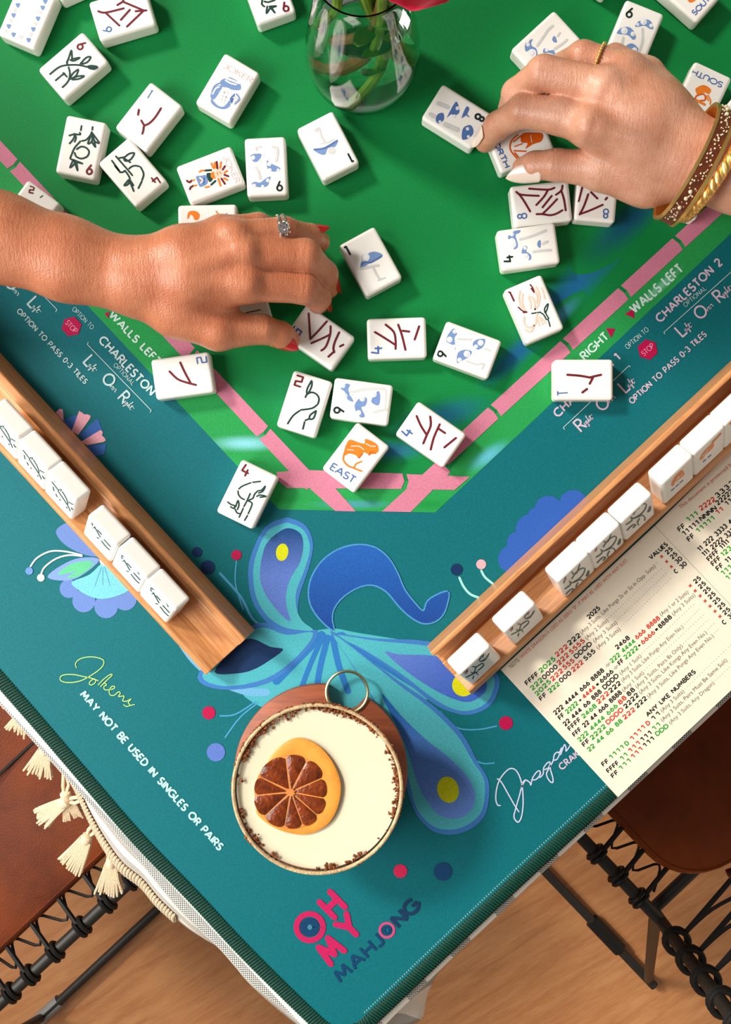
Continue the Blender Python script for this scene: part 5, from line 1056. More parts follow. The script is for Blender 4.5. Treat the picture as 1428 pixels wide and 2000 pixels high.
# ---------------------------------------------------------------- hands: implicit flesh, one continuous surface each
def smin(a, b, k):
    h = np.clip(0.5 + 0.5 * (b - a) / k, 0, 1)
    return b + (a - b) * h - k * h * (1 - h)
class Field:
    def __init__(s, lo, hi, step):
        s.lo = np.array(lo); s.step = step
        s.n = np.ceil((np.array(hi) - s.lo) / step).astype(int) + 1
        s.ax = [s.lo[i] + step * np.arange(s.n[i]) for i in range(3)]
        s.F = np.full(tuple(s.n), 60.0, np.float32)
    def cone(s, F, a, b, ra, rb, k, flat_=None):
        """round cone a->b (mm) merged softly into F; flat_ = (axis, factor) squashes the section"""
        a, b = np.array(a, float), np.array(b, float)
        m = max(ra, rb) * 1.6 + k + 4
        i0 = np.maximum(((np.minimum(a, b) - m - s.lo) / s.step).astype(int), 0)
        i1 = np.minimum(((np.maximum(a, b) + m - s.lo) / s.step).astype(int) + 2, s.n)
        if np.any(i1 <= i0): return
        X, Y, Zg = np.meshgrid(s.ax[0][i0[0]:i1[0]], s.ax[1][i0[1]:i1[1]], s.ax[2][i0[2]:i1[2]], indexing='ij')
        d = b - a; L2 = max(1e-6, float(d @ d))
        t = np.clip(((X - a[0]) * d[0] + (Y - a[1]) * d[1] + (Zg - a[2]) * d[2]) / L2, 0, 1)
        dx, dy, dz = X - a[0] - t * d[0], Y - a[1] - t * d[1], Zg - a[2] - t * d[2]
        if flat_: dz = dz * flat_
        q = np.sqrt(dx * dx + dy * dy + dz * dz) - (ra + (rb - ra) * t)
        sl = tuple(slice(i0[i], i1[i]) for i in range(3))
        F[sl] = smin(F[sl], q, k)
def surface_nets(F, lo, step):
    inside = F < 0
    nx, ny, nz = F.shape
    c = np.zeros((nx - 1, ny - 1, nz - 1), np.int8)
    for i in (0, 1):
        for j in (0, 1):
            for k in (0, 1): c += inside[i:nx - 1 + i, j:ny - 1 + j, k:nz - 1 + k]
    act = (c > 0) & (c < 8)
    idx = np.argwhere(act)
    vid = np.full(act.shape, -1, np.int64); vid[act] = np.arange(len(idx))
    acc = np.zeros((len(idx), 3)); cnt = np.zeros(len(idx))
    cs = [(i, j, k) for i in (0, 1) for j in (0, 1) for k in (0, 1)]
    for a in cs:
        for ax in range(3):
            if a[ax]: continue
            b = list(a); b[ax] = 1
            fa = F[idx[:, 0] + a[0], idx[:, 1] + a[1], idx[:, 2] + a[2]]; fb = F[idx[:, 0] + b[0], idx[:, 1] + b[1], idx[:, 2] + b[2]]
            m = (fa < 0) != (fb < 0)
            t = np.where(m, fa / np.where(np.abs(fa - fb) < 1e-9, 1e-9, fa - fb), 0)
            p = np.array(a, float)[None, :].repeat(len(idx), 0); p[:, ax] = t
            acc[m] += p[m]; cnt[m] += 1
    V = (idx + acc / np.maximum(cnt, 1)[:, None]) * step + lo
    quads = []
    for ax in range(3):
        o1, o2 = [(1, 2), (2, 0), (0, 1)][ax]
        sa = [slice(None)] * 3; sb = [slice(None)] * 3; sa[ax] = slice(0, -1); sb[ax] = slice(1, None)
        ch = inside[tuple(sa)] != inside[tuple(sb)]
        e = np.argwhere(ch)
        e = e[(e[:, o1] > 0) & (e[:, o2] > 0) & (e[:, o1] < F.shape[o1] - 1) & (e[:, o2] < F.shape[o2] - 1)]
        flip = inside[tuple(e.T)]
        def g(d1, d2):
            q = e.copy(); q[:, o1] -= d1; q[:, o2] -= d2; return vid[q[:, 0], q[:, 1], q[:, 2]]
        qd = np.stack([g(1, 1), g(0, 1), g(0, 0), g(1, 0)], 1)
        qd[~flip] = qd[~flip][:, ::-1]
        quads.append(qd)
    return V, np.concatenate(quads)

def J(px, py, h): 
    p = at(px, py, h); return np.array((p.x * 1000, p.y * 1000, h))
def make_hand(name, label, palm, fingers, skin, creases, step=1.05, kf=5.0):
    allp = [J(*q[:3]) for ch in palm for q in ch[0]] + [J(*q[:3]) for f in fingers for q in f]
    lo, hi = np.min(allp, 0) - 36, np.max(allp, 0) + 36
    lo[2] = max(lo[2], 0.5)
    fd = Field(lo, hi, step)
    P = fd.F.copy()
    for pts, k, fl in palm:
        for a, b in zip(pts[:-1], pts[1:]): fd.cone(P, J(*a[:3]), J(*b[:3]), a[3], b[3], k, fl)
    U = fd.F.copy()
    for f in fingers:
        Fi = fd.F.copy()
        for a, b in zip(f[:-1], f[1:]): fd.cone(Fi, J(*a[:3]), J(*b[:3]), a[3], b[3], 3.0)
        U = smin(U, Fi, 1.2)
    H = smin(P, U, kf)
    V, Q = surface_nets(H, fd.lo, step)
    # knuckle creases: shallow grooves across the backs of the joints
    gx = [np.gradient(H, step, axis=i) for i in range(3)]
    iv = np.clip(((V - fd.lo) / step).round().astype(int), 0, np.array(H.shape) - 1)
    Nn = np.stack([g[iv[:, 0], iv[:, 1], iv[:, 2]] for g in gx], 1); Nn /= np.linalg.norm(Nn, axis=1)[:, None] + 1e-9
    disp = np.zeros(len(V))
    for (c, dirp, r, offs, depth, wd) in creases:
        c0 = J(*c); d = J(c[0] + dirp[0] * 10, c[1] + dirp[1] * 10, c[2]) - c0; d[2] = 0; d /= np.linalg.norm(d)
        rel = V - c0; t = rel @ d; dist = np.linalg.norm(rel - np.outer(t, d), axis=1)
        for o_ in offs: disp -= depth * np.exp(-((t - o_ - 0.05 * dist) / wd) ** 2) * np.exp(-(dist / r) ** 4) * (Nn[:, 2] > 0.05)
    V = V + Nn * disp[:, None]
    org = np.array((V[:, 0].mean(), V[:, 1].mean(), V[:, 2].min()))
    W = (V - org) / 1000.0
    me = bpy.data.meshes.new(name); me.from_pydata([tuple(v) for v in W], [], [tuple(int(i) for i in q) for q in Q]); me.update()
    me.polygons.foreach_set('use_smooth', [True] * len(me.polygons))
    o = obj(name, me, None, M[skin], label=label, cat='hand')
    o.location = (org[0] / 1000, org[1] / 1000, TZ + org[2] / 1000)
    sm = o.modifiers.new('relax', 'SMOOTH'); sm.factor = 0.5; sm.iterations = 2
    return o
def nail(hand, base, tip, rb, rt, w, mat_, tilt):
    """almond nail plate riding on a finger: base / tip = finger axis (px, px, h), rb / rt = finger radius there (mm), tilt = direction the plate faces"""
    a, b = at(*base), at(*tip); d = b - a; L = d.length; d.normalize()
    nrm = Vector(tilt); nrm = (nrm - d * nrm.dot(d)).normalized(); sd = d.cross(nrm)
    V, Fc = [], []; m, n_ = 16, 10
    for i in range(m + 1):
        t = i / m
        ww = w / 2000 * ((min(1, t / 0.14)) ** 0.5 if t < 0.14 else (1 if t < 0.42 else max(0.0, 1 - ((t - 0.42) / 0.58) ** 2.3))) + 0.0001
        rr = (rb + (rt - rb) * t) / 1000
        for j in range(n_ + 1):
            u = 2 * j / n_ - 1; off = ww * u
            V.append(a + d * (L * t) + sd * off + nrm * (rr + 0.0003 - 0.55 * off * off / max(rr, 0.003)))
    k = n_ + 1
    for i in range(m):
        for j in range(n_): Fc.append([i * k + j, i * k + j + 1, (i + 1) * k + j + 1, (i + 1) * k + j])
    loc = hand.location
    o = mk('fingernail', [v - loc for v in V], Fc, mat_, hand, smooth=True)
    md = o.modifiers.new('thick', 'SOLIDIFY'); md.thickness = 0.0008; md.offset = 0
    return o

# --- hand with the red nails, arm coming in over the left edge
Lp = [
 ([(-640, 250, 96, 33), (-440, 312, 84, 30), (-260, 372, 74, 25.5), (-120, 420, 70, 24), (0, 466, 64, 22.5), (130, 506, 58, 20), (255, 533, 53, 15.5)], 8, 1.12),
 ([(-640, 270, 92, 33), (-440, 325, 80, 30), (-260, 385, 70, 26), (0, 454, 60, 22), (130, 490, 55, 19), (262, 515, 50, 14)], 8, 1.1), ([(-200, 406, 66, 23), (0, 474, 60, 21), (130, 520, 55, 19.5), (262, 562, 48, 16.5)], 8, 1.1),
 ([(262, 520, 51, 14), (355, 490, 53, 13), (440, 466, 52, 11.5)], 10, None),
 ([(262, 530, 52, 14.5), (360, 505, 56, 13.5), (455, 478, 56, 11)], 10, None),
 ([(262, 540, 52, 14.5), (370, 528, 57, 13.5), (474, 500, 58, 11)], 10, None),
 ([(262, 550, 50, 14), (370, 556, 54, 13.5), (480, 552, 55, 11)], 10, None),
 ([(265, 560, 45, 14.5), (345, 605, 42, 15.5), (420, 635, 40, 13)], 10, None),
 ([(330, 560, 42, 15), (440, 560, 40, 14)], 10, None), ([(340, 520, 42, 14), (430, 500, 42, 13)], 10, None),
 ([(474, 549, 62, 7.4), (484, 551, 62, 7.2)], 4, None), ([(468, 491, 65.5, 7.2), (480, 492, 65.5, 7)], 4, None), ([(450, 458, 62, 6.6), (460, 457, 62, 6.2)], 4, None),
 ([(360, 528, 66.5, 3.6), (440, 500, 68, 3.2)], 6, None), ([(370, 550, 63.5, 3.6), (450, 548, 64.5, 3.2)], 6, None),
]
Lf = [
 [(420, 560, 52, 11), (484, 553, 55, 11), (592, 562, 46, 9.6), (621, 581, 27, 8.2), (622, 592, 14, 7)],
 [(420, 510, 54, 10.5), (478, 496, 58, 10.8), (596, 498, 52, 9.6), (633, 535, 30, 8.4), (641, 562, 15, 7)],
 [(410, 480, 52, 10), (458, 463, 56, 10), (556, 452, 48, 8.6), (606, 463, 32, 7.8), (624, 472, 20, 6.8)],
 [(390, 470, 46, 10), (432, 452, 48, 9.6), (505, 441, 40, 7.6), (552, 452, 22, 6.8), (566, 462, 11, 6)],
 [(360, 610, 42, 14), (428, 646, 40, 12), (512, 643, 34, 9.0), (548, 654, 27, 8.2), (566, 664, 22, 6.6)],
]
Lc = [((592, 560, 50), (1, .1), 11, (-2.4, -0.6, 1.4), 0.35, 0.45), ((590, 495, 56), (1, .15), 11, (-2.6, -0.8, 1.0, 2.6), 0.4, 0.45), ((556, 450, 52), (1, .05), 10, (4.0, 5.6), 0.3, 0.45), ((512, 640, 40), (1, .1), 11, (-1.6, 0, 1.6), 0.35, 0.45),
      ((300, 535, 58), (1, -.1), 30, (-9, -6, -3, 0, 3, 6), 0.16, 0.6), ((478, 495, 64), (1, 0), 14, (-2, 1.5), 0.2, 0.6)]
hand_l = make_hand('hand', 'hand with red nails and a diamond ring, reaching down to a tile', Lp, Lf, 'skin_tan', Lc)
nail(hand_l, (596, 462, 33), (641, 460, 27), 7.9, 5.6, 8.6, M['nail_red'], (0.1, 0.62, 0.78))
nail(hand_l, (631, 530, 31), (646, 576, 8), 8.3, 6.6, 9.0, M['nail_red'], (0.95, 0.18, 0.35))
nail(hand_l, (534, 650, 29), (581, 671, 20), 8.4, 6.0, 11.0, M['nail_red'], (0.12, -0.72, 0.70))
nail(hand_l, (619, 580, 26), (628, 606, 7), 8.2, 6.6, 9.0, M['nail_red'], (0.97, -0.05, 0.05))

# --- hand with the gold bangles, arm coming in over the right edge
Rp = [
 ([(2120, 520, 98, 34), (1940, 470, 88, 31), (1760, 420, 80, 27), (1600, 378, 76, 25), (1440, 330, 70, 21), (1345, 302, 62, 16)], 8, 1.12), ([(2120, 505, 94, 34), (1940, 458, 84, 31), (1760, 410, 76, 27), (1600, 368, 72, 25), (1440, 310, 66, 19), (1345, 280, 58, 15)], 8, 1.1), ([(1600, 390, 72, 25), (1440, 345, 66, 19), (1340, 330, 57, 15)], 8, 1.1),
 ([(1345, 292, 60, 15), (1300, 220, 58, 13), (1262, 155, 52, 10.5)], 10, None), ([(1345, 298, 60, 15), (1280, 220, 62, 14), (1222, 145, 60, 11)], 10, None), ([(1345, 304, 60, 15.5), (1265, 240, 64, 14.5), (1180, 178, 64, 11.5)], 10, None),
 ([(1345, 314, 58, 15), (1255, 280, 60, 15), (1155, 248, 61, 12)], 10, None), ([(1345, 335, 50, 15), (1265, 345, 46, 16.5), (1180, 330, 42, 13)], 10, None), ([(1310, 300, 46, 16), (1200, 270, 44, 14)], 10, None), ([(1300, 250, 48, 15), (1210, 200, 46, 13)], 10, None), ([(1330, 260, 52, 14), (1290, 200, 50, 12.5)], 10, None),
 ([(1178, 176, 70, 7.6), (1190, 180, 70, 7)], 4, None), ([(1150, 247, 68, 7.8), (1162, 251, 68, 7.2)], 4, None), ([(1220, 142, 66, 7), (1230, 148, 66, 6.5)], 4, None),
 ([(1280, 238, 75, 3.6), (1205, 190, 74, 3.2)], 6, None), ([(1270, 276, 73, 3.6), (1180, 252, 72, 3.2)], 6, None),
]
Rf = [
 [(1230, 272, 58, 12), (1152, 245, 60, 12), (1092, 226, 55, 10.8), (1022, 216, 47, 9.8), (972, 246, 28, 8.4), (948, 277, 14, 6.8)],
 [(1240, 220, 62, 12), (1180, 172, 64, 11.8), (1062, 142, 58, 10), (1008, 182, 38, 8.6), (994, 214, 20, 7.2)],
 [(1265, 190, 58, 11), (1222, 138, 58, 10.8), (1138, 112, 54, 9.4), (1078, 138, 32, 8), (1062, 166, 16, 6.8)],
 [(1295, 190, 52, 10), (1262, 145, 48, 9.8), (1200, 114, 46, 8.2), (1166, 130, 26, 7), (1152, 150, 14, 6.2)],
 [(1250, 345, 44, 14), (1172, 330, 42, 12), (1086, 322, 37, 9.4), (1044, 324, 30, 8.6), (1022, 328, 24, 7)],
]
Rc = [((1022, 214, 52), (1, .12), 11, (-2.6, -0.9, 0.9, 2.6), 0.4, 0.45), ((1062, 140, 62), (1, .1), 11, (-2.4, -0.6, 1.2), 0.4, 0.45), ((1086, 322, 42), (1, 0), 11, (-2, 0, 2), 0.35, 0.45), ((1120, 236, 58), (1, .2), 14, (-3, 0, 3), 0.15, 0.7),
      ((1330, 300, 64), (.93, .3), 32, (-8, -5, -2, 1, 4), 0.16, 0.6)]
hand_r = make_hand('hand', 'hand with pale nails and gold bangles, picking up the NORTH tile', Rp, Rf, 'skin_fair', Rc)
nail(hand_r, (966, 254, 26), (936, 290, 7), 8.4, 6.2, 8.6, M['nail_nude'], (-0.85, 0.05, 0.55))
nail(hand_r, (1062, 326, 32), (992, 338, 22), 8.8, 6.0, 12.5, M['nail_nude'], (-0.05, -0.68, 0.73))

# ---------------------------------------------------------------- jewellery
def ring_frame(cen, axis):
    ax = Vector(axis).normalized(); u = ax.cross(Vector((0, 0, 1))).normalized(); v = u.cross(ax)
    return ax, u, v
c = at(543, 453, 49); a2 = at(556, 452, 48) - at(520, 454, 51); ax, u, v = ring_frame(c, a2)
rg = empty('diamond_ring', c, label='white gold ring set with a large square diamond, on a finger with red nails', cat='ring')
bandc = [tuple(u * (0.0094 * math.cos(t)) + v * (0.0094 * math.sin(t))) for t in [2 * math.pi * i / 40 for i in range(40)]]
MB().tube(bandc, 0.0010, 8, closed=True).build('band', M['silver'], rg)
MB().tube([tuple(Vector(p) + ax * 0.0030) for p in bandc], 0.0009, 8, closed=True).build('band', M['silver'], rg)
for i in range(3, 18):
    t = math.pi * 2 * i / 40; p = u * (0.0101 * math.cos(t)) + v * (0.0101 * math.sin(t)) + ax * 0.0030
    if i in (9, 10, 11): continue
    MB().ball(tuple(p), 0.00085, 8, 5).build('small_stone', M['diamond'], rg)
top = v * 0.0128 + u * 0.001
def gem(c0, s, h):
    V = []; 
    for z, r in ((0.5, 0.62), (0.15, 1.0), (-0.7, 0.25)):
        for i in range(8):
            t = math.pi / 4 * i + math.pi / 8
            V.append(c0 + ax * (s * r * math.cos(t)) + u * (s * r * math.sin(t)) + v * (h * z))
    return V, [list(range(8))] + [[i, (i + 1) % 8, 8 + (i + 1) % 8, 8 + i] for i in range(8)] + [[8 + i, 8 + (i + 1) % 8, 16 + (i + 1) % 8, 16 + i] for i in range(8)] + [list(range(23, 15, -1))]
gv, gf = gem(top + ax * 0.0008, 0.0039, 0.0036)
MB().add(gv, gf).build('stone', M['diamond'], rg, smooth=False)
pr = MB()
for sx in (-1, 1):
    for sy in (-1, 1): pr.tube([v * 0.0098 + ax * (0.0008 + sx * 0.0016) + u * (0.001 + sy * 0.0016), top + ax * (0.0008 + sx * 0.0034) + u * sy * 0.0034 + v * 0.0012], 0.0005, 6)
pr.build('claw_setting', M['silver'], rg)

c = at(1168, 121, 56); a2 = at(1138, 112, 54) - at(1222, 138, 58); ax, u, v = ring_frame(c, a2)
rg = empty('beaded_ring', c, label='thin beaded gold ring on the hand with bangles', cat='ring')
MB().tube([tuple(u * (0.0104 * math.cos(t)) + v * (0.0104 * math.sin(t))) for t in [2 * math.pi * i / 40 for i in range(40)]], 0.0008, 8, closed=True).build('band', M['gold'], rg)
for i in range(34):
    t = 2 * math.pi * i / 34
    MB().ball(tuple(u * (0.0110 * math.cos(t)) + v * (0.0110 * math.sin(t))), 0.0010, 8, 5).build('bead', M['gold'], rg)

def bangle_pts(top, bot, hc, rx_extra, n_=72, depth=0.030):
    """ellipse around the wrist through two silhouette points; hangs a little low"""
    a, b = at(*top, hc), at(*bot, hc)
    cen = a.lerp(b, 0.5); u_ = (b - a) * 0.5
    return cen, u_, Vector((0, 0, depth))
def bangle(name, label, top, bot, hc, depth):
    cen, u_, w_ = bangle_pts(top, bot, hc, 0, depth=depth)
    root = empty(name, cen, label=label, cat='bangle', group=None)
    ax_ = u_.cross(w_).normalized()
    return root, u_, w_, ax_
root, u_, w_, ax_ = bangle('enamel_bangle', 'wide gold bangle with brown enamel panels and tiny pale stones', (1401, 222), (1308, 424), 66, 0.027)
lean = Vector((0.16, 0.05, 0))
def el(t, rr=1.0, off=0.0): return u_ * (math.cos(t) * rr) + w_ * (math.sin(t) * rr) + ax_ * off + lean * (math.sin(t) * 0.02)
def band_mesh(o0, o1, r0, r1, n_=96):
    V, Fc = [], []
    for i in range(n_):
        t = 2 * math.pi * i / n_
        for (rr, off) in ((r0, o0), (r1, o0), (r1, o1), (r0, o1)): V.append(el(t, rr, off))
    for i in range(n_):
        j = (i + 1) % n_
        for k in range(4): Fc.append([i * 4 + k, i * 4 + (k + 1) % 4, j * 4 + (k + 1) % 4, j * 4 + k])
    return V, Fc
MB().add(*band_mesh(-0.0052, 0.0052, 1.0, 1.045)).build('gold_hoop', M['gold'], root)
MB().add(*band_mesh(-0.0036, 0.0036, 1.03, 1.062)).build('enamel_band', M['enamel'], root)
for sgn in (-1, 1): MB().add(*band_mesh(sgn * 0.0048 - 0.0009, sgn * 0.0048 + 0.0009, 1.03, 1.075)).build('gold_rim', M['gold'], root)
M['stone_pale'] = mat_plain('pale_crystal', (232, 214, 180), rough=0.12, noise=0.05, coat=0.6)
random.seed(11); studs = MB()
for i in range(46):
    t = math.pi * (0.02 + 0.96 * i / 45)
    big = i in (6, 9, 11, 33, 36, 39)
    p = el(t, 1.066, random.uniform(-0.0018, 0.0018) if not big else 0.0)
    if big:
        nn = el(t, 1.0); nn.normalize()
        MB().ball(tuple(p), 0.0013, 10, 6).build('stone', M['stone_pale'], root)
    else:
        for q in range(3): studs.ball(tuple(el(t + random.uniform(-.03, .03), 1.066, random.uniform(-0.003, 0.003))), random.uniform(0.00035, 0.0007), 6, 4)
studs.build('pave_grains', M['stone_pale'], root, kind='stuff')
root, u_, w_, ax_ = bangle('twisted_bangle', 'twisted rope gold bangle next to the enamel one', (1442, 232), (1346, 418), 68, 0.026)
strands = 8
for sidx in range(strands):
    P = []
    for i in range(220):
        t = 2 * math.pi * i / 220; ph = 2 * math.pi * sidx / strands + 12 * t
        base = el(t, 1.03); nn = el(t, 1.0); nn.normalize()
        P.append(tuple(base + nn * (0.0023 * math.cos(ph)) + ax_ * (0.0023 * math.sin(ph))))
    MB().tube(P, 0.00105, 6, closed=True).build('gold_strand', M['gold'], root)
# ---------------------------------------------------------------- cocktail on a coaster
cc0 = at(627, 1506, 8)
cs = empty('round_coaster', at(627, 1506, 8) * 1.0, label='round red-brown wooden coaster with a metal ring, under the cocktail glass', cat='coaster')
cs.location.z = TZ + 0.0009
rC = 0.0560
ra = at(678, 1350, 7) - cs.location
def rim_r(a):
    """plain round edge with a bite taken out where the metal ring hangs"""
    d_ = math.hypot(ra.x, ra.y); ph = a - math.atan2(ra.y, ra.x); q = 0.0122 ** 2 - (d_ * math.sin(ph)) ** 2
    return min(rC, d_ * math.cos(ph) - math.sqrt(q)) if q > 0 and math.cos(ph) > 0 else rC
V, Fc = [], []; nn_ = 240
for k_, (dr, z) in enumerate(((0.001, 0.0), (0.0, 0.001), (0.0, 0.0072), (0.0009, 0.008))):
    for i in range(nn_):
        a = 2 * math.pi * i / nn_; r_ = rim_r(a) - dr; V.append((r_ * math.cos(a), r_ * math.sin(a), z))
Fc = [[k_ * nn_ + i, k_ * nn_ + (i + 1) % nn_, (k_ + 1) * nn_ + (i + 1) % nn_, (k_ + 1) * nn_ + i] for k_ in range(3) for i in range(nn_)]
V += [(0, 0, 0), (0, 0, 0.008)]
Fc += [[4 * nn_, (i + 1) % nn_, i] for i in range(nn_)] + [[4 * nn_ + 1, 3 * nn_ + i, 3 * nn_ + (i + 1) % nn_] for i in range(nn_)]
MB().add(V, Fc).build('coaster_disc', M['coaster'], cs)
MB().tube([(ra.x + 0.0134 * math.cos(t), ra.y + 0.0134 * math.sin(t), 0.0088) for t in [2 * math.pi * i / 48 for i in range(48)]], 0.0010, 8, closed=True).build('metal_ring', M['brass'], cs)
H0 = 0.0091                                        # coaster top
gl_c = at(621, 1535, 50); gl = empty('cocktail_glass', Vector((gl_c.x, gl_c.y, TZ + H0 + 0.0004)), label='wide stemmed coupe glass with a crumb-crusted rim, filled with pale foamy cocktail', cat='glass')
RG = 0.0515; HR = 0.0480
prof = [(0.0, 0.0), (0.026, 0.0), (0.0265, 0.0012), (0.010, 0.004), (0.0060, 0.0075), (0.0062, 0.011), (0.016, 0.0135), (0.034, 0.0215), (0.0455, 0.032), (0.0502, 0.042), (RG, HR - 0.0006), (RG - 0.0002, HR), (RG - 0.0012, HR + 0.0001), (RG - 0.0020, HR - 0.0008),
        (0.0480, 0.042), (0.0432, 0.0325), (0.0325, 0.0232), (0.015, 0.0152), (0.0, 0.0140)]
MB().lathe(prof, n=96).build('glass_bowl', M['glass'], gl)
wl = HR - 0.0032
MB().tube([((RG - 0.0010) * math.cos(t), (RG - 0.0010) * math.sin(t), HR - 0.0002) for t in [2 * math.pi * i / 96 for i in range(96)]], 0.00115, 8, closed=True).build('sugared_rim', M['rim_sugar'], gl)
MB().lathe([(0.0, 0.0146), (0.015, 0.0158), (0.0322, 0.0238), (0.0428, 0.033), (0.0488, wl - 0.0012), (0.0489, wl), (0.0475, wl - 0.0002), (0.0, wl - 0.0002)], n=80).build('cocktail', M['cocktail'], gl)
random.seed(5); cr = MB(); cnt = 0
for i in range(2300):
    a = random.uniform(0, 2 * math.pi)
    dens = max(0.03, 0.35 + 0.75 * math.sin(2 * a + 2.2) * math.sin(3 * a + 0.9) + 0.3 * math.sin(17 * a))
    if random.random() > dens: continue
    inn = random.random() < 0.6
    r = (RG - 0.0024 - abs(random.gauss(0, 0.0013))) if inn else RG + abs(random.gauss(0, 0.0003)) - 0.0004
    z = HR - abs(random.gauss(0, 0.0022)) - (0.0012 if inn else 0.0) + 0.0004
    s_ = random.uniform(0.0004, 0.0012)
    cr.ball((r * math.cos(a), r * math.sin(a), max(wl, z)), s_, 5, 3, (random.uniform(.7, 1.3), random.uniform(.7, 1.3), random.uniform(.6, 1)))
cr.build('rim_crumbs', M['crumb'], gl, smooth=False, kind='stuff')
# dried orange slice floating on it
oc = at(583, 1533, 52); osl = empty('orange_slice', Vector((oc.x, oc.y, TZ + H0 + 0.0004 + wl + 0.0001)), label='dried orange slice floating on the pale cocktail', cat='orange slice')
sc = (D - 0.05) / F_PX
rind_px = catmull([(-68, -18), (-50, -62), (-10, -92), (30, -85), (62, -55), (82, -10), (78, 35), (58, 72), (20, 92), (-25, 88), (-62, 70), (-82, 45), (-60, 20)], 6, True)
V = []; n_ = len(rind_px)
for lv, z in ((1.0, 0.0), (1.0, 0.0012), (0.93, 0.0020), (0.8, 0.0016)):
    for x, y in rind_px: V.append(((x * lv) * sc, -(y * lv) * sc, z + 0.0012 * max(0, (x - 30) / 60)))
Fc = [[k * n_ + i, k * n_ + (i + 1) % n_, (k + 1) * n_ + (i + 1) % n_, (k + 1) * n_ + i] for k in range(3) for i in range(n_)] + [[3 * n_ + i for i in range(n_)], list(range(n_ - 1, -1, -1))]
MB().add(V, Fc).build('rind', M['rind'], osl)
fx, fy = -14.0, 10.0                                # centre of the flesh
def fl(x, y, z): return ((fx + x) * sc, -(fy + y) * sc, z)
MB().add([fl(70 * math.cos(a), 71 * math.sin(a), 0.00215) for a in [2 * math.pi * i / 40 for i in range(40)]], [list(range(40))]).build('pith_disc', M['pith'], osl, smooth=False)
nseg = 10; offs = [-1.72, -1.1, -0.42, 0.18, 0.72, 1.22, 1.75, 2.4, 3.05, 3.6, 4.05]
for i in range(nseg):
    a0, a1 = offs[i] + 0.014, offs[i + 1] - 0.014
    if i == nseg - 1: a1 = offs[0] + 2 * math.pi - 0.014
    pts = [(6 * math.cos((a0 + a1) / 2), 6 * math.sin((a0 + a1) / 2))]
    rim = []
    for k in range(9):
        t = k / 8; a = a0 + (a1 - a0) * t
        rr = 73 * (1 - 0.10 * (2 * t - 1) ** 4) * (0.99 + 0.02 * math.sin(i * 2.1))
        rim.append((rr * math.cos(a), rr * math.sin(a)))
    ring = pts + rim; m_ = len(ring); gx, gy = sum(p[0] for p in ring) / m_, sum(p[1] for p in ring) / m_
    V = [fl(x, y, 0.0023) for x, y in ring] + [fl(gx + (x - gx) * 0.93, gy + (y - gy) * 0.93, 0.0026) for x, y in ring] + [fl(gx, gy, 0.0027)]
    Fc = [[k, (k + 1) % m_, m_ + (k + 1) % m_, m_ + k] for k in range(m_)] + [[m_ + k, m_ + (k + 1) % m_, 2 * m_] for k in range(m_)]
    MB().add(V, Fc).build('orange_segment', M['pulp'], osl)
MB().add([fl(9 * math.cos(a) * (1.15 if k % 2 else 0.7), 9 * math.sin(a) * (1.15 if k % 2 else 0.7), 0.0030) for k, a in enumerate([2 * math.pi * i / 20 for i in range(20)])], [list(range(20))]).build('core', M['pith'], osl, smooth=False)

# ---------------------------------------------------------------- vase with flowers
vc = at(709, 148, 0); vs = empty('glass_vase', Vector((vc.x, vc.y, TZ + 0.0009)), label='rounded clear glass vase half filled with water and stems', cat='vase')
outer = [(0.0, 0.0), (0.018, 0.0), (0.024, 0.002), (0.0305, 0.010), (0.0345, 0.022), (0.0358, 0.034), (0.0350, 0.048), (0.0322, 0.068), (0.0290, 0.088), (0.0268, 0.108), (0.0258, 0.122), (0.0262, 0.131), (0.0275, 0.137)]
inner = [(0.0266, 0.1372), (0.0252, 0.131), (0.0247, 0.122), (0.0256, 0.108), (0.0278, 0.088), (0.0310, 0.068), (0.0338, 0.048), (0.0346, 0.034), (0.0333, 0.022), (0.0293, 0.011), (0.022, 0.0046), (0.0, 0.004)]
MB().lathe(outer + inner, n=80).build('vase_glass', M['glass'], vs)
MB().lathe([(0.0, 0.0042), (0.0218, 0.0049), (0.0290, 0.0113), (0.0330, 0.0223), (0.0343, 0.034), (0.0335, 0.048), (0.0307, 0.068), (0.0276, 0.0875), (0.0270, 0.0885), (0.0, 0.088)], n=64).build('water', M['water'], vs)
def petal(mb, c, d, up, L, w, curl):
    d, up = Vector(d).normalized(), Vector(up).normalized(); sd = d.cross(up).normalized(); up = sd.cross(d)
    V, Fc = [], []; a, b = 7, 6
    for i in range(a + 1):
        t = i / a
        for j in range(b + 1):
            u = 2 * j / b - 1
            ww = w * math.sin(math.pi * (0.12 + 0.74 * t)) ** 0.8
            V.append(c + d * (L * t) + sd * (ww * u) + up * (curl * L * t * t + 0.22 * w * u * u + 0.05 * w * math.sin(5 * u + 7 * t)))
    for i in range(a):
        for j in range(b): Fc.append([i * (b + 1) + j, i * (b + 1) + j + 1, (i + 1) * (b + 1) + j + 1, (i + 1) * (b + 1) + j])
    return V, Fc
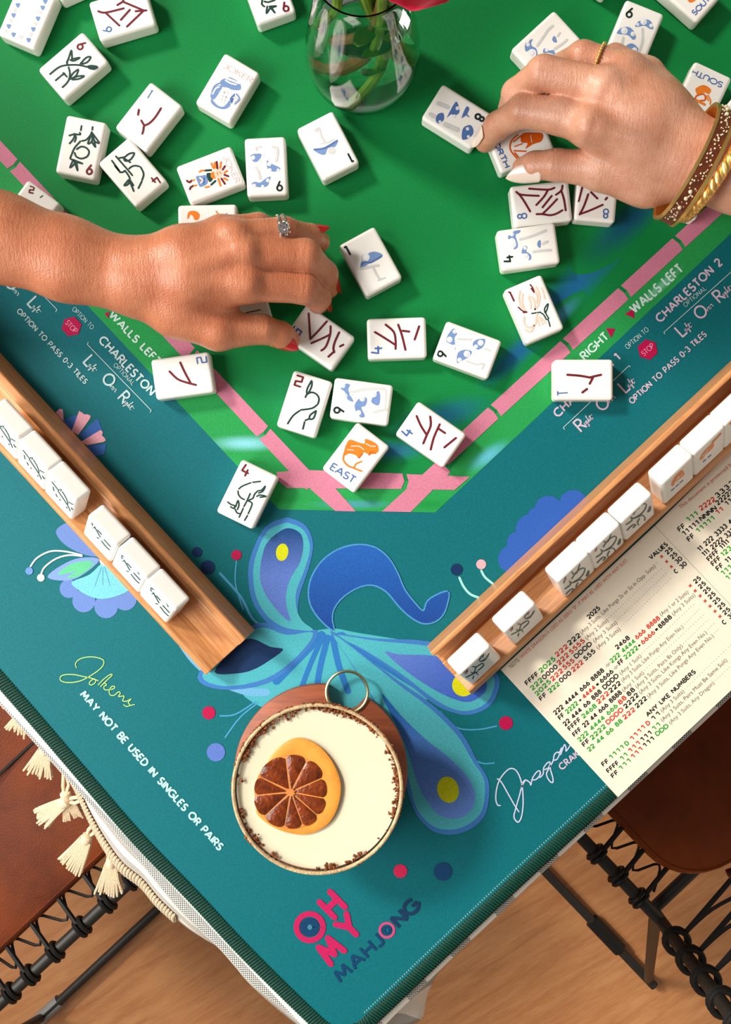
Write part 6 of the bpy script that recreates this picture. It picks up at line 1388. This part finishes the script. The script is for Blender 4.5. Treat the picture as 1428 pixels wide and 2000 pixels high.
def flower(path, mat_, bloom, R_, label, nleaf=1):
    """path: stem points (px, py, h); bloom: number of petals"""
    P = [at(*p) for p in path]; root = empty('cut_flower', P[0], label=label, cat='flower', group='flowers in the vase')
    pts = catmull([tuple(p - root.location) for p in P], 6)
    k = len(pts)
    MB().tube(pts, [0.0026 + 0.0006 * (1 - i / k) for i in range(k)], 8).build('stem', mat_, root)
    top = Vector(pts[-1])
    random.seed(int(path[0][0]))
    for i in range(bloom):
        ring = i / bloom; a = i * 2.4; el_ = 0.15 + 1.2 * (1 - ring)
        d = Vector((math.cos(a) * math.cos(el_), math.sin(a) * math.cos(el_), math.sin(el_)))
        V, Fc = petal(None, top + Vector((0, 0, 0.002)), d, (0, 0, 1) if el_ < 1.2 else (math.cos(a), math.sin(a), 0), R_ * (0.6 + 0.45 * ring), R_ * (0.3 + 0.22 * ring), 0.25 if ring > 0.4 else -0.35)
        o = MB().add(V, Fc).build('petal', M['petal'], root)
        md = o.modifiers.new('thick', 'SOLIDIFY'); md.thickness = 0.0005
    for i in range(2 if nleaf else 0):
        q = Vector(pts[int(k * (0.40 + 0.10 * i))]); a = 2.0 + 2.6 * i + path[0][0] * 0.013
        V, Fc = petal(None, q, (math.cos(a), math.sin(a), 1.3), (0, 0, 1), 0.022, 0.0055, -0.2)
        o = MB().add(V, Fc).build('leaf', M['leaf'], root); md = o.modifiers.new('thick', 'SOLIDIFY'); md.thickness = 0.0004
    for i in range(nleaf):
        q = Vector(pts[int(k * (0.72 + 0.1 * i))]); a = 1.3 + 2.2 * i + path[0][0] * 0.01
        V, Fc = petal(None, q, (math.cos(a), math.sin(a), 0.35), (0, 0, 1), 0.042, 0.012, -0.25)
        o = MB().add(V, Fc).build('leaf', M['leaf'], root); md = o.modifiers.new('thick', 'SOLIDIFY'); md.thickness = 0.0004
flower([(672, 182, 12), (690, 178, 22), (730, 110, 55), (745, 30, 100), (740, -60, 150), (700, -150, 190)], M['stem'], 26, 0.040, 'cut flower with a dark submerged stem lying low in the vase')
flower([(650, 105, 20), (690, 92, 45), (725, 62, 75), (750, -20, 120), (770, -120, 165), (760, -200, 200)], M['stem_brown'], 22, 0.036, 'cut flower on a brown woody stem with a pale torn end')
flower([(758, 96, 22), (738, 62, 60), (722, 20, 95), (690, -60, 140), (640, -160, 185)], M['stem'], 24, 0.038, 'cut flower on a bright green stem leaning across the vase')
flower([(768, 88, 24), (764, 40, 65), (762, -10, 100), (800, -64, 140), (834, -82, 165)], M['stem'], 30, 0.040, 'crimson bloom leaning out over the vase rim', 0)
flower([(622, 60, 50), (640, 40, 75), (660, 0, 100), (640, -80, 140), (560, -170, 180)], M['stem'], 24, 0.038, 'cut flower with a stem against the side of the vase', 0)

# ---------------------------------------------------------------- chairs
SZ = 0.452
def chair(rear_px, front_px, side, label, ring_px, run_px, straps):
    """leather sling chair; rear_px -> front_px: the seat rail seen in the photo, side = +1 when the seat lies to its left"""
    hs = (SZ - TZ) * 1000
    A_, B_ = at(*rear_px, hs), at(*front_px, hs); X = (B_ - A_).normalized(); Y = Vector((-X.y, X.x, 0)) * side
    ang = math.atan2(X.y, X.x)
    base = Vector((A_.x, A_.y, 0.0)); Wd, Dp = 0.50, 0.44
    root = empty('sling_chair', base + X * Dp * .5 + Y * Wd * .5, label=label, cat='chair')
    L = lambda x, y, z: tuple(base + X * x + Y * y + Vector((0, 0, z)) - root.location)
    R_ = 0.0060
    for y in (0.0, Wd):
        MB().tube([L(0, y, SZ), L(Dp - 0.02, y, SZ), L(Dp, y, SZ - 0.012), L(Dp + 0.01, y, SZ - 0.05), L(Dp + 0.02, y, 0.04), L(Dp + 0.012, y, 0.016), L(Dp - 0.02, y, 0.0125), L(-0.05, y, 0.0125)] if False else [L(0, y, SZ), L(Dp - 0.02, y, SZ), L(Dp, y, SZ - 0.012), L(Dp + 0.004, y, SZ - 0.05)], R_, 12).build('seat_rail', M['black_steel'], root)
        MB().tube([L(0, y, SZ - 0.02), L(0, y, SZ + 0.04), L(-0.012, y, SZ + 0.2), L(-0.03, y, SZ + 0.36)], R_, 12).build('back_post', M['black_steel'], root)
    MB().tube([L(0.004, 0, SZ - 0.022), L(0.004, Wd, SZ - 0.022)], R_, 12).build('cross_bar', M['black_steel'], root)
    MB().tube([L(-0.03, 0, SZ + 0.36), L(-0.03, Wd, SZ + 0.36)], R_, 12).build('top_bar', M['black_steel'], root)
    # sled runners on the floor and the legs down to them
    a, b = at(*run_px[0], (0.0125 - TZ) * 1000), at(*run_px[1], (0.0125 - TZ) * 1000)
    ra_, rb_ = a - base, b - base
    yr = ra_.dot(Y); xs = sorted((ra_.dot(X), rb_.dot(X)))
    for y in (yr, Wd - yr):
        xr = xs[0]; xf = Dp - 0.01
        MB().tube([L(xr, y, 0.0125), L(xf, y, 0.0125)], 0.0062, 10).build('floor_runner', M['black_steel'], root)
        MB().tube([L(xf, y, 0.0125), L(Dp + 0.004, 0.0 if y == yr else Wd, SZ - 0.05)], 0.0062, 10).build('leg', M['black_steel'], root)
        MB().tube([L(xr + 0.012, y, 0.0125), L(0.0, 0.0 if y == yr else Wd, SZ - 0.02)], 0.0062, 10).build('leg', M['black_steel'], root)
        if side > 0: MB().tube([L(xr - 0.004, y, 0.0095), L(xr + 0.045, y, 0.0095)], 0.0092, 10).build('floor_glide', M['glide'], root)
        else: MB().tube([L(xr + 0.068, y, 0.0105), L(xr + 0.124, y, 0.0105)], 0.0100, 10).build('floor_glide', M['rubber'], root)
    # leather seat with rounded rear corners and a piped edge
    ins = 0.034; rr = 0.06; pts = []
    for (cx, cy, a0) in ((-0.004 + rr, ins + rr, math.pi), (Dp - 0.02, ins, None), (Dp - 0.02, Wd - ins, None), (-0.004 + rr, Wd - ins - rr, math.pi / 2)):
        if a0 is None: pts.append((cx, cy)); continue
        for k in range(9):
            t = k / 8 * math.pi / 2
            if cy < Wd / 2: t_ = -math.pi / 2 - (math.pi / 2 - t); pts.append((cx + rr * math.cos(math.pi + t), cy - rr * math.sin(t)))
            else: pts.append((cx - rr * math.cos(math.pi / 2 - t), cy + rr * math.sin(math.pi / 2 - t)))
    n_ = len(pts); gx, gy = sum(p[0] for p in pts) / n_, sum(p[1] for p in pts) / n_
    V, Fc = [], []
    rings_ = ((1.0, -0.006), (1.0, 0.0), (0.985, 0.004), (0.9, 0.0055), (0.6, -0.004), (0.25, -0.012))
    for f_, z in rings_:
        for x, y in pts: V.append(L(gx + (x - gx) * f_, gy + (y - gy) * f_, SZ + z))
    for r_ in range(len(rings_) - 1):
        for i in range(n_): Fc.append([r_ * n_ + i, r_ * n_ + (i + 1) % n_, (r_ + 1) * n_ + (i + 1) % n_, (r_ + 1) * n_ + i])
    Fc.append([(len(rings_) - 1) * n_ + i for i in range(n_)]); Fc.append(list(range(n_ - 1, -1, -1)))
    seat = MB().add(V, Fc).build('seat_leather', M['leather'], root)
    MB().tube([L(gx + (x - gx) * 0.975, gy + (y - gy) * 0.975, SZ + 0.0045) for x, y in pts], 0.0013, 6, closed=True).build('seat_piping', M['leather'], root)
    if side > 0:
        sa, sb = at(-60, 1567, hs) - root.location, at(140, 1381, hs) - root.location
        MB().tube([tuple(sa + Vector((0, 0, 0.004))), tuple(sa.lerp(sb, 0.5) + Vector((0, 0, 0.0025))), tuple(sb + Vector((0, 0, 0.004)))], 0.0014, 6).build('seat_seam', M['rubber'], root)
    V = []; m_ = 8
    for i in range(m_ + 1):
        t = i / m_
        for y in (0.075, 0.16, Wd / 2, Wd - 0.16, Wd - 0.075): V.append(L(0.018 - 0.03 * t - 0.05 * math.sin(math.pi * (y - 0.075) / (Wd - 0.15)), y, SZ + 0.06 + 0.29 * t))
    Fc = [[i * 5 + j, i * 5 + j + 1, (i + 1) * 5 + j + 1, (i + 1) * 5 + j] for i in range(m_) for j in range(4)]
    bk = MB().add(V, Fc).build('back_leather', M['leather'], root); md = bk.modifiers.new('thick', 'SOLIDIFY'); md.thickness = 0.006
    # rubber rings that lash the sling to the rails
    sp = [(at(*p, hs) - base).dot(X) for p in ring_px]
    step_ = abs(sp[0] - sp[-1]) / (len(sp) - 1)
    xsr = sorted(sp)
    while xsr[-1] + step_ < Dp - 0.03: xsr.append(xsr[-1] + step_)
    while xsr[0] - step_ > 0.02: xsr.insert(0, xsr[0] - step_)
    for y, sg in ((0.0, 1), (Wd, -1)):
        for x in xsr:
            for dx in (-0.0028, 0.0028):
                ring = []
                for k in range(20):
                    t = 2 * math.pi * k / 20
                    ring.append(L(x + dx + 0.001 * math.sin(t), y + 0.0085 * math.cos(t), SZ + 0.0085 * math.sin(t)))
                MB().tube(ring, 0.0022, 6, closed=True).build('rubber_ring', M['rubber'], root)
            MB().tube([L(x, y + sg * 0.006, SZ + 0.004), L(x + 0.002, y + sg * 0.040, SZ - 0.001)], 0.0026, 6).build('strap', M['rubber'], root)
        cordp = []
        for i, x in enumerate(xsr): cordp += [L(x - step_ * .25, y + sg * 0.014, SZ - 0.004), L(x + step_ * .25, y + sg * 0.036, SZ - 0.006)]
        MB().tube(catmull(cordp, 4), 0.0014, 6).build('lacing_cord', M['rubber'], root)
        for k in range(8):
            z = SZ + 0.035 + k * 0.036; xb = -0.012 * min(1, k / 5) - 0.006
            for dz in (-0.003, 0.003):
                MB().tube([L(xb + 0.0105 * math.cos(2 * math.pi * q / 18), y + 0.0105 * math.sin(2 * math.pi * q / 18), z + dz) for q in range(18)], 0.0028, 6, closed=True).build('rubber_ring', M['rubber'], root)
            MB().tube([L(xb, y + sg * 0.008, z), L(xb + 0.012, y + sg * 0.08, z + 0.01)], 0.0026, 6).build('strap', M['rubber'], root)
            MB().tube(catmull([L(xb, y + sg * 0.010, z), L(xb + 0.01, y + sg * 0.045, z + 0.022), L(xb + 0.012, y + sg * 0.08, z + 0.046)], 5), 0.0018, 6).build('lacing_cord', M['rubber'], root)
    return root
chair((-240, 2184), (240, 1735), 1, 'brown leather sling chair beside the tasselled cloth edge', [(204, 1757), (153, 1802), (100, 1851), (55, 1899), (18, 1935)], ((313, 1771), (66, 1997)), None)
chair((1292, 1800), (1130, 1630), -1, 'brown leather sling chair beside the score card', [(1166, 1668), (1207, 1712), (1246, 1756)], ((1060, 1697), (1276, 1928)), None)
